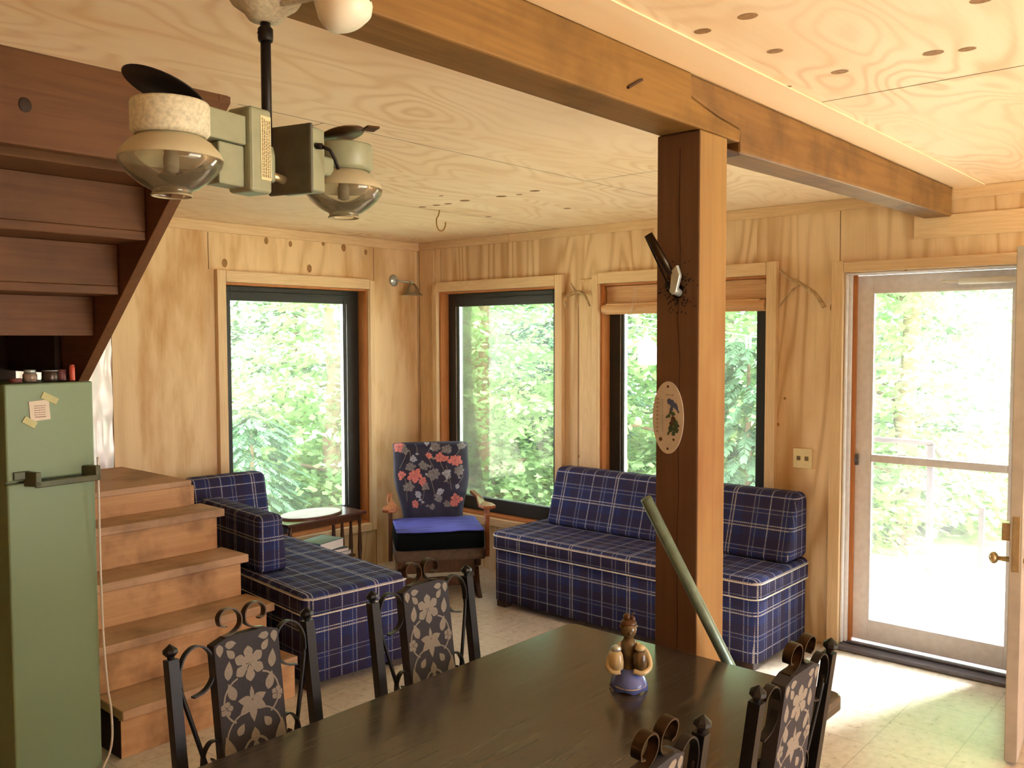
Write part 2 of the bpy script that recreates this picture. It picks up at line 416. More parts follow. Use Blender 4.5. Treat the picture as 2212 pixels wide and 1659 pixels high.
# ------------------------------------------------------------------ mesh builder
class MB:
    def __init__(s):
        s.v = []; s.f = []; s.mi = []; s.sm = []
    def add(s, vs, fs, mi=0, smooth=False, mat=None):
        b = len(s.v)
        if mat is not None: vs = [mat @ Vector(p) for p in vs]
        s.v.extend([tuple(p) for p in vs])
        for f in fs:
            s.f.append(tuple(i+b for i in f)); s.mi.append(mi); s.sm.append(smooth)
        return s
    def box(s, a, b, mi=0, mat=None):
        x0, y0, z0 = a; x1, y1, z1 = b
        vs = [(x0,y0,z0),(x1,y0,z0),(x1,y1,z0),(x0,y1,z0),(x0,y0,z1),(x1,y0,z1),(x1,y1,z1),(x0,y1,z1)]
        fs = [(0,3,2,1),(4,5,6,7),(0,1,5,4),(1,2,6,5),(2,3,7,6),(3,0,4,7)]
        return s.add(vs, fs, mi, False, mat)
    def prism(s, poly, axis, a, b, mi=0, mat=None):
        """poly = 2D points in the plane normal to axis (in order of the other two axes)"""
        def P(p, t):
            q = list(p); q.insert(axis, t); return tuple(q)
        n = len(poly)
        vs = [P(p, a) for p in poly] + [P(p, b) for p in poly]
        fs = [tuple(range(n)), tuple(range(2*n-1, n-1, -1))]
        fs += [(i, i+n, (i+1) % n + n, (i+1) % n) for i in range(n)]
        return s.add(vs, fs, mi, False, mat)
    def tube(s, pts, r, seg=10, mi=0, closed=False, mat=None, smooth=True):
        pts = [Vector(p) for p in pts]; n = len(pts)
        rs = r if isinstance(r, (list, tuple)) else [r]*n
        vs = []; fs = []
        up = None
        for i, p in enumerate(pts):
            a = pts[(i-1) % n] if (i > 0 or closed) else pts[i]
            b = pts[(i+1) % n] if (i < n-1 or closed) else pts[i]
            t = (b-a).normalized()
            if up is None:
                up = Vector((0, 0, 1)) if abs(t.z) < 0.9 else Vector((1, 0, 0))
            sd = t.cross(up).normalized(); up = sd.cross(t).normalized()
            for k in range(seg):
                an = 2*math.pi*k/seg
                vs.append(p + (sd*math.cos(an) + up*math.sin(an))*rs[i])
        for i in range(n if closed else n-1):
            j = (i+1) % n
            for k in range(seg):
                l = (k+1) % seg
                fs.append((i*seg+k, j*seg+k, j*seg+l, i*seg+l))
        if not closed:
            fs.append(tuple(range(seg))); fs.append(tuple((n-1)*seg+k for k in range(seg-1, -1, -1)))
        return s.add(vs, fs, mi, smooth, mat)
    def ribbon(s, pts, normal, w, th, mi=0, mat=None):
        """flat bar swept along a planar path; w = width along normal, th = thickness in plane"""
        nv = Vector(normal).normalized(); pts = [Vector(p) for p in pts]; n = len(pts)
        vs = []; fs = []
        for i, p in enumerate(pts):
            t = (pts[min(i+1, n-1)] - pts[max(i-1, 0)]).normalized()
            sd = t.cross(nv).normalized()
            for a, b in ((-1, -1), (1, -1), (1, 1), (-1, 1)):
                vs.append(p + sd*th/2*a + nv*w/2*b)
        for i in range(n-1):
            for k in range(4):
                l = (k+1) % 4
                fs.append((i*4+k, (i+1)*4+k, (i+1)*4+l, i*4+l))
        fs.append((0, 1, 2, 3)); fs.append(tuple((n-1)*4+k for k in (3, 2, 1, 0)))
        return s.add(vs, fs, mi, False, mat)
    def lathe(s, prof, c=(0, 0, 0), seg=28, mi=0, mat=None, smooth=True, mis=None):
        """prof = [(radius, z)]"""
        vs = []; n = len(prof); cx, cy, cz = c
        for r, z in prof:
            for k in range(seg):
                a = 2*math.pi*k/seg
                vs.append((cx+r*math.cos(a), cy+r*math.sin(a), cz+z))
        for i in range(n-1):
            fs = []
            for k in range(seg):
                l = (k+1) % seg
                fs.append((i*seg+k, i*seg+l, (i+1)*seg+l, (i+1)*seg+k))
            if i == 0:
                s.add(vs, [], mi, smooth, mat); base = len(s.v)-len(vs)
            for f in fs:
                s.f.append(tuple(q+base for q in f)); s.mi.append(mis[i] if mis else mi); s.sm.append(smooth)
        if prof[0][0] > 1e-4: s.f.append(tuple(base+k for k in range(seg-1, -1, -1))); s.mi.append(mi); s.sm.append(False)
        if prof[-1][0] > 1e-4: s.f.append(tuple(base+(n-1)*seg+k for k in range(seg))); s.mi.append(mis[-1] if mis else mi); s.sm.append(False)
        return s
    def lathe_open(s, prof, c=(0, 0, 0), seg=32, mi=0, mis=None, mat=None):
        a = len(s.f)
        s.lathe(prof, c, seg, mi, mat, True, mis)
        # drop the end caps
        while s.f and len(s.f[-1]) == seg and len(s.f) > a:
            s.f.pop(); s.mi.pop(); s.sm.pop()
        return s
    def sphere(s, c, r, seg=16, rings=9, mi=0, scale=(1, 1, 1), mat=None):
        vs = []; fs = []
        for i in range(rings+1):
            th = math.pi*i/rings
            for k in range(seg):
                a = 2*math.pi*k/seg
                vs.append((c[0]+r*scale[0]*math.sin(th)*math.cos(a), c[1]+r*scale[1]*math.sin(th)*math.sin(a), c[2]+r*scale[2]*math.cos(th)))
        for i in range(rings):
            for k in range(seg):
                l = (k+1) % seg
                fs.append((i*seg+k, (i+1)*seg+k, (i+1)*seg+l, i*seg+l))
        return s.add(vs, fs, mi, True, mat)
    def build(s, name, mats, parent=None, bevel=0, seg=2, loc=None, rot=None, subsurf=0):
        me = bpy.data.meshes.new(name)
        me.from_pydata(s.v, [], s.f)
        for m in (mats if isinstance(mats, (list, tuple)) else [mats]):
            me.materials.append(M[m] if isinstance(m, str) else m)
        me.polygons.foreach_set('material_index', s.mi)
        me.polygons.foreach_set('use_smooth', s.sm)
        me.update()
        o = bpy.data.objects.new(name, me)
        COL.objects.link(o)
        if parent is not None: o.parent = parent
        if loc: o.location = loc
        if rot: o.rotation_euler = rot
        if bevel:
            bm = o.modifiers.new('bevel', 'BEVEL'); bm.width = bevel; bm.segments = seg; bm.limit_method = 'ANGLE'; bm.angle_limit = R(40)
        if subsurf:
            sm = o.modifiers.new('subdivision', 'SUBSURF'); sm.levels = subsurf; sm.render_levels = subsurf
        return o

def boxes(name, lst, mat, parent=None, bevel=0, **kw):
    mb = MB()
    for a, b in lst: mb.box(a, b)
    return mb.build(name, mat, parent, bevel, **kw)

def empty(name, loc=(0, 0, 0), rz=0.0, rot=None):
    o = bpy.data.objects.new(name, None)
    o.empty_display_size = 0.1
    COL.objects.link(o)
    o.location = loc
    o.rotation_euler = rot if rot else (0, 0, rz)
    return o

def tag(o, label=None, cat=None, group=None, kind=None):
    if label: o['label'] = label
    if cat: o['category'] = cat
    if group: o['group'] = group
    if kind: o['kind'] = kind
    return o

def thing(name, label, cat, loc=(0, 0, 0), rz=0.0, group=None, rot=None):
    return tag(empty(name, loc, rz, rot), label, cat, group)

def kids(o): return [c for c in COL.objects if c.parent == o]
def copy_tree(o, parent=None):
    c = o.copy(); COL.objects.link(c); c.parent = parent
    for ch in kids(o): copy_tree(ch, c)
    return c

def smooth_path(pts, n=6):
    """Catmull-Rom through pts"""
    P = [Vector(p) for p in pts]
    P = [P[0]*2-P[1]] + P + [P[-1]*2-P[-2]]
    out = []
    for i in range(1, len(P)-2):
        for k in range(n):
            t = k/n
            a, b, c, d = P[i-1], P[i], P[i+1], P[i+2]
            out.append(0.5*((2*b)+(c-a)*t+(2*a-5*b+4*c-d)*t*t+(3*b-a-3*c+d)*t**3))
    out.append(P[-2])
    return out

# ------------------------------------------------------------------ room shell
X, Y, H = 4.82, 5.14, 2.43
XL, YF = -2.2, -3.2            # unseen left and front walls
WT = 0.16

def S(o, label=None):
    o['kind'] = 'structure'
    if label: o['label'] = label
    return o

S(boxes('floor', [((XL-WT, YF-WT, -0.12), (X+WT, Y+WT, 0.0))], 'floor'), 'pale vinyl tile floor, bright where the open door lights it')

# ceiling with the stair opening
HX0, HX1, HY0, HY1 = 0.66, 1.53, 2.47, 4.05
mb = MB()
for a, b in (((XL, YF, H), (X, HY0, H+0.15)), ((XL, HY0, H), (HX0, HY1, H+0.15)), ((HX1, HY0, H), (X, HY1, H+0.15)), ((XL, HY1, H), (X, Y, H+0.15))):
    mb.box(a, b)
def knots(mb, pts, fn, rx, ry, mi=1, seed=1):
    rnd = random.Random(seed)
    for i, p in enumerate(pts):
        k = 0.8+0.45*rnd.random()
        if len(p) > 2: k = p[2]
        ring = [fn(p[0]+rx*k*math.cos(a), p[1]+ry*k*math.sin(a)) for a in [2*math.pi*j/14 for j in range(14)]]
        mb.add(ring, [tuple(range(14))], mi)
ceil_knots = [(1.947,0.97,1),(1.968,1.098,.9),(2.226,1.032,.9),(2.513,0.729,1.1),(2.539,0.654,.9),(2.517,0.975,1),(2.56,1.148,.6),(3.504,2.89,1.2),(3.54,3.023,.8),(3.523,3.132,1.3),(3.498,3.371,1.3),(3.52,3.519,1),(3.513,3.603,1),(3.509,3.713,1),(4.054,3.709,.9),(4.096,3.14,1),(3.3,3.35,.6),(2.195,0.539,1)]
knots(mb, ceil_knots, lambda a, b: (a, b, H-0.0008), 0.020, 0.024)
def seam(mb, p, q, w, fn, mi=2):
    a, b = Vector(p), Vector(q)
    d = (b-a).normalized(); nrm = Vector((-d.y, d.x))*w/2
    mb.add([fn(*(a+nrm)), fn(*(b+nrm)), fn(*(b-nrm)), fn(*(a-nrm))], [(0, 1, 2, 3)], mi)
cf = lambda a, b: (a, b, H-0.0006)
for p, q in (((2.80, 1.14), (2.74, -3.1)), ((1.93, 2.53), (1.93, Y-.02)), ((1.6, 2.53), (X, 2.53)), ((3.45, 2.53), (3.45, 1.45)), ((3.1, 3.75), (X, 3.75)), ((1.93, 3.75), (3.1, 3.75))):
    seam(mb, p, q, 0.004, cf)
S(mb.build('ceiling', ['ply_ceil', 'knot', 'seam']), 'plywood sheet ceiling with swirling grain and oval plugs')

# a pale filler strip beside the beam on the ceiling
S(boxes('trim_1', [((XL, 1.145, H-0.004), (X, 1.284, H-0.0002))], 'ply_strip'), 'flat pale board on the ceiling along the beam')

# unseen box added over the stair opening to keep it dark
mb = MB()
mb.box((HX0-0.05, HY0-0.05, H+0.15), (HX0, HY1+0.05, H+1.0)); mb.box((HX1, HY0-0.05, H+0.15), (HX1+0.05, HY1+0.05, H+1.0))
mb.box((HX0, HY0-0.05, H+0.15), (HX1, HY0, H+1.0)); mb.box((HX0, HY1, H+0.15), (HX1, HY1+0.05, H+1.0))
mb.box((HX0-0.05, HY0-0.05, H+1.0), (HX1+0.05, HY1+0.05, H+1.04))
S(mb.build('wall_light_blocker', 'dark_board'), 'added dark box that keeps light out of the stair opening')

# window / door openings
W1 = (3.12, 4.295, 0.33, 2.055)      # x0 x1 z0 z1 on the back wall
W2 = (3.775, 4.92, 0.385, 2.045)     # y0 y1 z0 z1 on the right wall
W3 = (2.255, 3.42, 0.385, 2.045)
D1 = (0.93, 1.822, 0.0, 2.038)

def wall_with_holes(name, axis, c0, c1, u0, u1, z0, z1, holes, mats, extra=None):
    mb = MB()
    def bx(a0, a1, b0, b1):
        if a1-a0 < 1e-4 or b1-b0 < 1e-4: return
        if axis == 0: mb.box((c0, a0, b0), (c1, a1, b1))
        else: mb.box((a0, c0, b0), (a1, c1, b1))
    cur = u0
    for h in sorted(holes):
        bx(cur, h[0], z0, z1)
        bx(h[0], h[1], z0, h[2]); bx(h[0], h[1], h[3], z1)
        cur = h[1]
    bx(cur, u1, z0, z1)
    if extra: extra(mb)
    return mb.build(name, mats)

def ex_back(mb):
    f = lambda a, b: (a, Y-0.0012, b)
    knots(mb, [(3.443,2.34),(3.632,2.334,.8),(3.905,2.361,.8),(4.084,2.342),(4.287,2.324,.8),(3.133,2.175,1.1),(3.785,2.177,1.1),(2.72,2.36,1)], f, 0.018, 0.026, 1, 3)
    for p, q in (((3.02, 2.13), (3.02, 2.36)), ((4.36, 0.0), (4.36, 2.36)), ((4.80, 0), (4.80, 2.43))):
        seam(mb, p, q, 0.004, f)
S(wall_with_holes('wall_back', 1, Y, Y+WT, XL-WT, X+WT, 0.0, H, [W1], ['ply_wall', 'knot', 'seam'], ex_back), 'blotchy golden plywood back wall around the single tall window')
def ex_right(mb):
    f = lambda a, b: (X-0.0012, a, b)
    knots(mb, [(1.804,2.395,.8),(1.87,1.855,1.2),(1.509,2.054,.8),(3.59,.9,.4),(2.19,1.2,.4),(2.15,1.35,.3)], f, 0.026, 0.026, 1, 4)
    for p, q in (((1.85, 2.1), (1.85, 2.37)), ((4.9, 2.1), (4.9, 2.37)), ((3.60, 0), (3.60, 1.9))):
        seam(mb, p, q, 0.003, f)
S(wall_with_holes('wall_right', 0, X, X+WT, YF-WT, Y, 0.0, H, [D1, W2, W3], ['ply_wall_r', 'knot', 'seam'], ex_right), 'plywood wall with two tall windows and the door, grain running upright')
S(wall_with_holes('wall_left', 0, XL-WT, XL, YF-WT, Y, 0.0, H, [], ['ply_wall_r']))
S(wall_with_holes('wall_front', 1, YF-WT, YF, XL, X, 0.0, H, [(1.6, 4.5, 0.4, 2.15)], ['ply_wall']))  # unseen opening added behind the camera to let sky light fill the room

# near-black sheets standing in for the shaded void behind the fridge
S(boxes('wall_void_shade', [((0.5, 4.10, 0.0), (1.498, 4.14, H)), ((1.472, 3.64, 1.56), (1.498, 4.10, H))], 'dark_board'), 'near-black sheets painted for the shaded void behind the fridge')

# trim strips under the ceiling and in the corner
S(boxes('trim_2', [((2.4, Y-0.016, 2.365), (X-0.016, Y-0.0015, H-0.001))], 'trim_x', bevel=0.002), 'board trim under the ceiling on the back wall')
S(boxes('trim_3', [((X-0.016, YF, 2.372), (X-0.0015, 4.2, H-0.001)), ((X-0.016, 4.202, 2.372), (X-0.0015, Y-0.002, H-0.001))], 'trim_y', bevel=0.002), 'board trim under the ceiling on the right wall')
S(boxes('trim_4', [((X-0.014, 4.968, 0.0), (X-0.0015, Y-0.018, 2.371))], 'trim_z', bevel=0.002), 'upright corner board on the right wall')
S(boxes('trim_5', [((X-0.014, 3.472, 0.0), (X-0.0015, 3.58, 2.08))], 'trim_z', bevel=0.002), 'upright board between the two right wall windows')
S(boxes('trim_6', [((X-0.012, 0.85, 2.19), (X-0.0015, 1.47, 2.30))], 'trim_y', bevel=0.002), 'short board piece above the door')

def window(idx, axis, wall, hole, fr, label, side=1):
    """fr = frame widths (lo, hi, bottom, top)"""
    a0, a1, z0, z1 = hole
    root = S(empty('window_%d' % idx), label)
    cw, cp = 0.062, 0.036
    def bb(u0, u1, d0, d1, b0, b1):
        # d = distance into the room (negative = outward)
        lo, hi = wall-max(d0, d1), wall-min(d0, d1)
        return ((lo, u0, b0), (hi, u1, b1)) if axis == 0 else ((u0, lo, b0), (u1, hi, b1))
    vm = 'trim_z'; hm = 'trim_y' if axis == 0 else 'trim_x'
    e = 0.0016
    boxes('casing', [bb(a0-cw, a0, e, cp, z0-0.055, z1+0.075)], vm, root, 0.003)
    boxes('casing', [bb(a1, a1+0.045, e, cp, z0-0.055, z1+0.06)], vm, root, 0.003)
    boxes('casing', [bb(a0+e, a1-e, e, cp, z1, z1+0.072)], hm, root, 0.003)
    boxes('casing', [bb(a0+e, a1-e, e, cp, z0-0.055, z0)], hm, root, 0.003)
    t = 0.014
    boxes('jamb', [bb(a0+e, a0+t, 0.0, -0.14, z0+t, z1-t), bb(a1-t, a1-e, 0.0, -0.14, z0+t, z1-t), bb(a0+e, a1-e, 0.0, -0.14, z1-t, z1-e), bb(a0+e, a1-e, 0.0, -0.14, z0+e, z0+t)], 'jamb', root)
    lo, hi, bt, tp = fr
    d0, d1 = -0.082, -0.135
    f0, f1, g0, g1 = a0+t+e, a1-t-e, z0+t+e, z1-t-e
    fo = boxes('window_frame', [bb(f0, f0+lo, d0, d1, g0, g1), bb(f1-hi, f1, d0, d1, g0, g1), bb(f0+lo, f1-hi, d0, d1, g0, g0+bt), bb(f0+lo, f1-hi, d0, d1, g1-tp, g1),
        bb(f0+lo*0.55, f1-hi*0.55, d0+0.012, d0+0.0005, g1-tp*0.45, g1-tp*0.35)], 'black_frame', root, 0.004)
    s_ = 0.006
    if lo > hi: st = [bb(f0+lo, f0+lo+s_, d0-0.012, d1+0.01, g0+bt, g1-tp)]
    else: st = [bb(f1-hi-s_, f1-hi, d0-0.012, d1+0.01, g0+bt, g1-tp), bb(f1-hi+0.014, f1-hi+0.019, d0+0.003, d0+0.0005, g0+bt, g1-tp)]
    boxes('glazing_strip', st, 'spacer', fo)
    boxes('glass', [bb(f0+lo, f1-hi, -0.106, -0.110, g0+bt, g1-tp)], 'pane', root)
    return root

window(1, 1, Y, W1, (0.085, 0.13, 0.125, 0.095), 'tall black framed window in the back wall behind the side table')
window(2, 0, X, W2, (0.088, 0.10, 0.10, 0.095), 'tall black framed window nearest the corner, behind the rocking chair')
window(3, 0, X, W3, (0.095, 0.105, 0.10, 0.095), 'tall black framed window with the tan blind, behind the post')

# ------------------------------------------------------------------ the storm door (structure) and the opened inner slab
dr = S(empty('door_1'), 'grey aluminium framed glass storm door, closed, bright daylight behind')
y0, y1, zt = D1[0], D1[1], D1[3]
e = 0.0016
boxes('casing', [((X-0.03, y1, 0.0), (X-e, y1+0.062, zt+0.062))], 'trim_z', dr, 0.003)
boxes('casing', [((X-0.03, y0, zt), (X-e, y1-e, zt+0.055))], 'trim_y', dr, 0.003)
boxes('casing', [((X-0.03, y0-0.062, 0.0), (X-e, y0, zt+0.062))], 'trim_z', dr, 0.003)
boxes('jamb', [((X, y1-0.012, 0.03), (X+0.16, y1-e, zt-0.012)), ((X, y0+e, 0.03), (X+0.16, y0+0.012, zt-0.012)), ((X, y0+e, zt-0.012), (X+0.16, y1-e, zt-e)),
    ((X+0.03, y1-0.028, 0.03), (X+0.05, y1-0.012, zt-0.012)), ((X+0.03, y0+0.012, 0.03), (X+0.05, y0+0.028, zt-0.012))], 'aluminium', dr, 0.002)
boxes('jamb_stop', [((X+0.052, y1-0.045, 0.03), (X+0.075, y1-0.012, zt-0.013))], 'jamb', dr)
boxes('threshold', [((X-0.05, y0, 0.0), (X+0.17, y1, 0.022)), ((X+0.03, y0+0.012, 0.022), (X+0.06, y1-0.012, 0.034))], 'threshold', dr, 0.004)
dx0, dx1 = X+0.085, X+0.12
ya, yb = y0+0.016, y1-0.032
sf = boxes('door_frame', [((dx0, ya, 0.04), (dx1, ya+0.09, zt-0.015)), ((dx0, yb-0.09, 0.04), (dx1, yb, zt-0.015)), ((dx0, ya+0.09, 0.04), (dx1, yb-0.09, 0.155)), ((dx0, ya+0.09, 1.93), (dx1, yb-0.09, zt-0.015)), ((dx0-0.006, ya+0.09, 1.022), (dx1, yb-0.09, 1.062)),
    ((dx0-0.006, yb-0.012, 0.04), (dx0, yb, zt-0.015)), ((dx0-0.006, yb-0.098, 0.155), (dx0, yb-0.085, 1.93)), ((dx0-0.006, ya+0.09, 1.925), (dx0, yb-0.09, 1.94)), ((dx0-0.005, ya+0.09, 0.15), (dx0, yb-0.09, 0.16))], 'aluminium', dr, 0.003)
boxes('glass', [((dx0+0.016, ya+0.09, 0.155), (dx0+0.020, yb-0.09, 1.93))], 'door_pane', dr)
mb = MB(); mb.tube([(dx0-0.03, 1.27, 1.972), (dx0-0.03, 0.96, 1.972)], 0.017, 12); mb.tube([(dx0-0.03, 1.35, 1.972), (dx0-0.03, 1.27, 1.972)], 0.006, 8); mb.box((dx0-0.034, 1.34, 1.962), (dx0, 1.352, 1.982))
mb.build('door_closer', 'white_paint', dr)
mb = MB(); mb.box((dx0-0.02, yb-0.03, 1.0), (dx0-0.006, yb-0.005, 1.06)); mb.tube([(dx0-0.03, yb-0.018, 1.03), (dx0-0.006, yb-0.018, 1.03)], 0.012, 10)
mb.build('latch', 'threshold', dr, 0.002)

slab = thing('inner_door', 'grey painted inner door swung open into the room, seen on its latch edge', 'door', (X-0.035, 0.905, 0.012), math.atan2(0.812-0.905, 3.895-4.785)-math.pi)
# local: door runs along -X, thickness in Y
boxes('door_slab', [((-0.885, -0.045, 0.0), (0.0, 0.0, 2.03))], 'door_paint', slab, 0.003)
mb = MB(); mb.box((-0.887, -0.036, 0.76), (-0.884, -0.010, 0.98)); mb.box((-0.880, 0.0, 0.88), (-0.83, 0.028, 0.95))
mb.build('lock_plate', 'brass', slab, 0.002)
mb = MB(); mb.tube([(-0.845, 0.0, 0.80), (-0.845, 0.045, 0.80)], [0.012, 0.009], 12); mb.sphere((-0.845, 0.058, 0.80), 0.024, scale=(1, 0.75, 1)); mb.tube([(-0.845, -0.045, 0.80), (-0.845, -0.085, 0.80)], 0.01, 12); mb.sphere((-0.845, -0.10, 0.80), 0.024, scale=(1, .75, 1))
mb.build('door_knob', 'brass', slab)

# ------------------------------------------------------------------ beam and post
BB = 2.284
bm_ = thing('ceiling_beam', 'heavy brown timber beam crossing the ceiling, resting on the post', 'beam')
mb = MB()
mb.prism([(XL, H-0.001), (XL, BB), (2.54, BB), (2.545, 2.322), (2.40, 2.335), (2.30, 2.352), (2.25, 2.362), (2.247, H-0.001)], 1, 1.286, 1.428)
mb.build('beam_timber', 'beam', bm_, 0.006)
mb = MB()
mb.prism([(2.252, H-0.001), (2.253, 2.367), (2.31, 2.356), (2.41, 2.339), (2.55, 2.326), (2.552, 2.256), (2.9, 2.262), (3.4, 2.272), (4.0, 2.28), (X-0.018, 2.288), (X-0.018, H-0.001)], 1, 1.290, 1.422)
mb.build('beam_timber', 'beam_r', bm_, 0.008)
boxes('nail', [((-0.036, -0.006, -0.003), (0.036, 0.0, 0.003))], 'shim', bm_, loc=(1.956, 1.285, 2.337), rot=(0, R(-28), 0))

ps = thing('timber_post', 'square timber post standing beside the dining table, brown on its left face', 'post')
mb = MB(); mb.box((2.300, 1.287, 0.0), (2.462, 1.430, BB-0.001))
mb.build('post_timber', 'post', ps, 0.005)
mb = MB()
path = [(2.2992, 1.352+0.003*math.sin(i*1.7)+0.002*math.sin(i*4.1), 2.24-i*0.1) for i in range(22)]
mb.ribbon(path, (1, 0, 0), 0.0012, 0.0022)
mb.build('crack', 'shim', ps)
mb = MB()
rn = random.Random(5)
for i in range(260):
    a = rn.random()*6.283; r = abs(rn.gauss(0, 0.032))
    if r > .085: continue
    cy, cz = 1.362+r*math.cos(a), 1.835+1.25*r*math.sin(a)
    if not 1.29 < cy < 1.426: continue
    s_ = 0.0018+0.004*rn.random()*(1-r/.09)
    ring = [(2.2988, cy+s_*math.cos(t), cz+s_*math.sin(t)) for t in [k*math.pi/4 for k in range(8)]]
    mb.add(ring, [tuple(range(8))])
mb.build('soot_mark', 'soot', ps)
boxes('shim', [((2.464, 1.29, 2.245), (2.545, 1.40, 2.254))], 'shim', ps)

# holder on the post
hk = thing('post_bracket', 'dark metal rod sticking up from a silver bracket on the brown post face', 'bracket')
mb = MB()
mb.tube([(2.27, 1.362, 1.875), (2.235, 1.418, 1.99)], [0.012, 0.013], 12)
mb.build('rod', 'bronze_iron', hk)
mb = MB(); mb.tube([(2.2985, 1.352, 1.822), (2.262, 1.352, 1.83)], 0.012, 10); mb.prism([(1.330, 1.87), (1.342, 1.822), (1.356, 1.815), (1.362, 1.83), (1.357, 1.885), (1.34, 1.9)], 0, 2.262, 2.276)
mb.build('bracket', 'spacer', hk, 0.002)
mb = MB(); mb.tube([(2.28, 1.37, 1.83), (2.23, 1.425, 1.985)], 0.003, 6)
mb.build('wire', 'lamp_dark', hk)

# thermometer
def text_mesh(body, size):
    cu = bpy.data.curves.new('t', 'FONT'); cu.body = body; cu.size = size; cu.align_x = 'CENTER'; cu.align_y = 'CENTER'
    ob = bpy.data.objects.new('t', cu); COL.objects.link(ob)
    dg = bpy.context.evaluated_depsgraph_get()
    me = bpy.data.meshes.new_from_object(ob.evaluated_get(dg))
    vs = [v.co.copy() for v in me.vertices]; fs = [tuple(p.vertices) for p in me.polygons]
    bpy.data.objects.remove(ob); bpy.data.meshes.remove(me)
    return vs, fs
th = thing('wall_thermometer', 'oval white thermometer with a bird picture, fixed to the brown post face', 'thermometer', (2.2985, 1.385, 1.456))
# local plane: u = -y (to the right in view), v = z, thickness toward -x
tl = lambda u, v, d=0.0: (-0.004-d, -u, v)
mb = MB(); ring = [(-0.052*math.cos(a), 0.107*math.sin(a)) for a in [2*math.pi*k/48 for k in range(48)]]
n_ = len(ring)
mb.add([(0, -u, v) for u, v in ring]+[(-0.004, -u, v) for u, v in ring], [tuple(range(n_)), tuple(range(2*n_-1, n_-1, -1))]+[(i, i+n_, (i+1) % n_+n_, (i+1) % n_) for i in range(n_)])
mb.build('dial_plate', 'thermo_white', th)
mb = MB()
for u, v, r in ((0, 0.092, 0.004), (0, -0.092, 0.004), (-0.024, -0.065, 0.006), (0.020, -0.064, 0.004)):
    mb = MB(); mb.add([tl(u+r*math.cos(a), v+r*math.sin(a), .0004) for a in [k*math.pi/6 for k in range(12)]], [tuple(range(12))]); mb.build('screw_dot', 'print_dark', th)
mb = MB()
for k, tx in enumerate(['120', '100', '80', '60', '40', '20', '0', '20', '40']):
    vs, fs = text_mesh(tx, 0.0085)
    mb.add([tl(p.x-0.036, p.y+0.054-k*0.012, .0004) for p in vs], fs)
mb.build('numerals', 'print_dark', th); mb = MB()
vs, fs = text_mesh('TAYLOR', 0.0075); mb.add([tl(p.x+0.006, p.y+0.067, .0004) for p in vs], fs); mb.build('printed_word', 'print_dark', th); mb = MB()
for k in range(49):
    w = 0.006 if k % 6 == 0 else 0.0035
    z = 0.054-k*0.002
    mb.add([tl(-0.020, z, .0004), tl(-0.020+w, z, .0004), tl(-0.020+w, z-0.0006, .0004), tl(-0.020, z-0.0006, .0004)], [(0, 1, 2, 3)])
mb.build('scale_ticks', 'print_dark', th)
boxes('glass_tube', [((-0.0055, 0.0205, -0.05), (-0.0042, 0.0225, 0.06))], 'spacer', th)
mb = MB()
rn = random.Random(2)
def blob(u, v, r, mi, el=1.0, rot=0.0):
    pts = []
    for k in range(14):
        a = k*math.pi/7; rr = r*(0.75+0.45*rn.random())
        x, y = rr*math.cos(a)*el, rr*math.sin(a)
        pts.append(tl(u+x*math.cos(rot)-y*math.sin(rot), v+x*math.sin(rot)+y*math.cos(rot), .0004+.00005*len(mb.f)))
    mb.add(pts, [tuple(range(14))], mi)
for (u, v, r, mi, el, ro) in ((0.008, 0.048, 0.009, 0, 1.2, 0), (0.016, 0.040, 0.009, 0, 1.3, -.7), (0.028, 0.034, 0.006, 0, 2.0, -1.0), (0.034, 0.022, 0.003, 0, 2.6, -1.1), (0.012, 0.026, 0.006, 0, 1, 0), (0.010, 0.016, 0.006, 1, 1, 0), (0.018, 0.012, 0.007, 1, 1, 0), (0.004, 0.006, 0.006, 1, 1, 0), (-0.002, 0.002, 0.004, 1, 1.4, .3), (0.018, -0.004, 0.008, 2, 1, 0), (0.014, -0.018, 0.009, 2, 1, 0), (0.026, -0.016, 0.010, 1, 1, 0), (0.034, -0.022, 0.006, 1, 1, 0), (0.012, -0.032, 0.010, 1, 1, 0), (0.026, -0.034, 0.011, 1, 1, 0), (0.020, -0.046, 0.007, 1, 1, 0), (0.004, -0.044, 0.004, 1, 2, .9)):
    blob(u, v, r, mi, el, ro)
mb.build('bird_picture', ['thermo_blue', 'thermo_green', 'thermo_rust'], th)

# ------------------------------------------------------------------ lower stairs and landing
st = thing('staircase', 'worn wooden staircase of four wide steps rising to a landing beside the fridge', 'stairs')
SX0, SX1 = 1.635, 2.475
lev = [(0.20, 3.49), (0.405, 3.715), (0.61, 3.935), (0.815, 4.15), (0.95, 4.36)]
for i, (z, yf) in enumerate(lev):
    yn = lev[i+1][1]+0.03 if i < 4 else Y-0.004
    if i < 4:
        x1 = SX1+(0.03 if i else 0.0)
        boxes('tread', [((SX0-(0.0 if i == 0 else 0.10), yf, z-0.04), (x1, yn+0.0, z))], 'tread', st, 0.005)
        zb = 0.0 if i == 0 else lev[i-1][0]
        boxes('riser', [((SX0+0.002 if i == 0 else SX0-0.09, yf+0.022, zb+0.0005), (SX1-0.004, yf+0.044, z-0.0405))], 'riser', st, 0.001)
    else:
        boxes('landing_deck', [((0.70, yf, z-0.03), (SX1-0.035, yn, z))], 'tread', st, 0.004, )
        boxes('riser', [((SX0-0.09, yf+0.003, lev[3][0]+0.0005), (SX1-0.038, yf+0.025, z-0.0305))], 'riser', st, 0.001)
mb = MB()
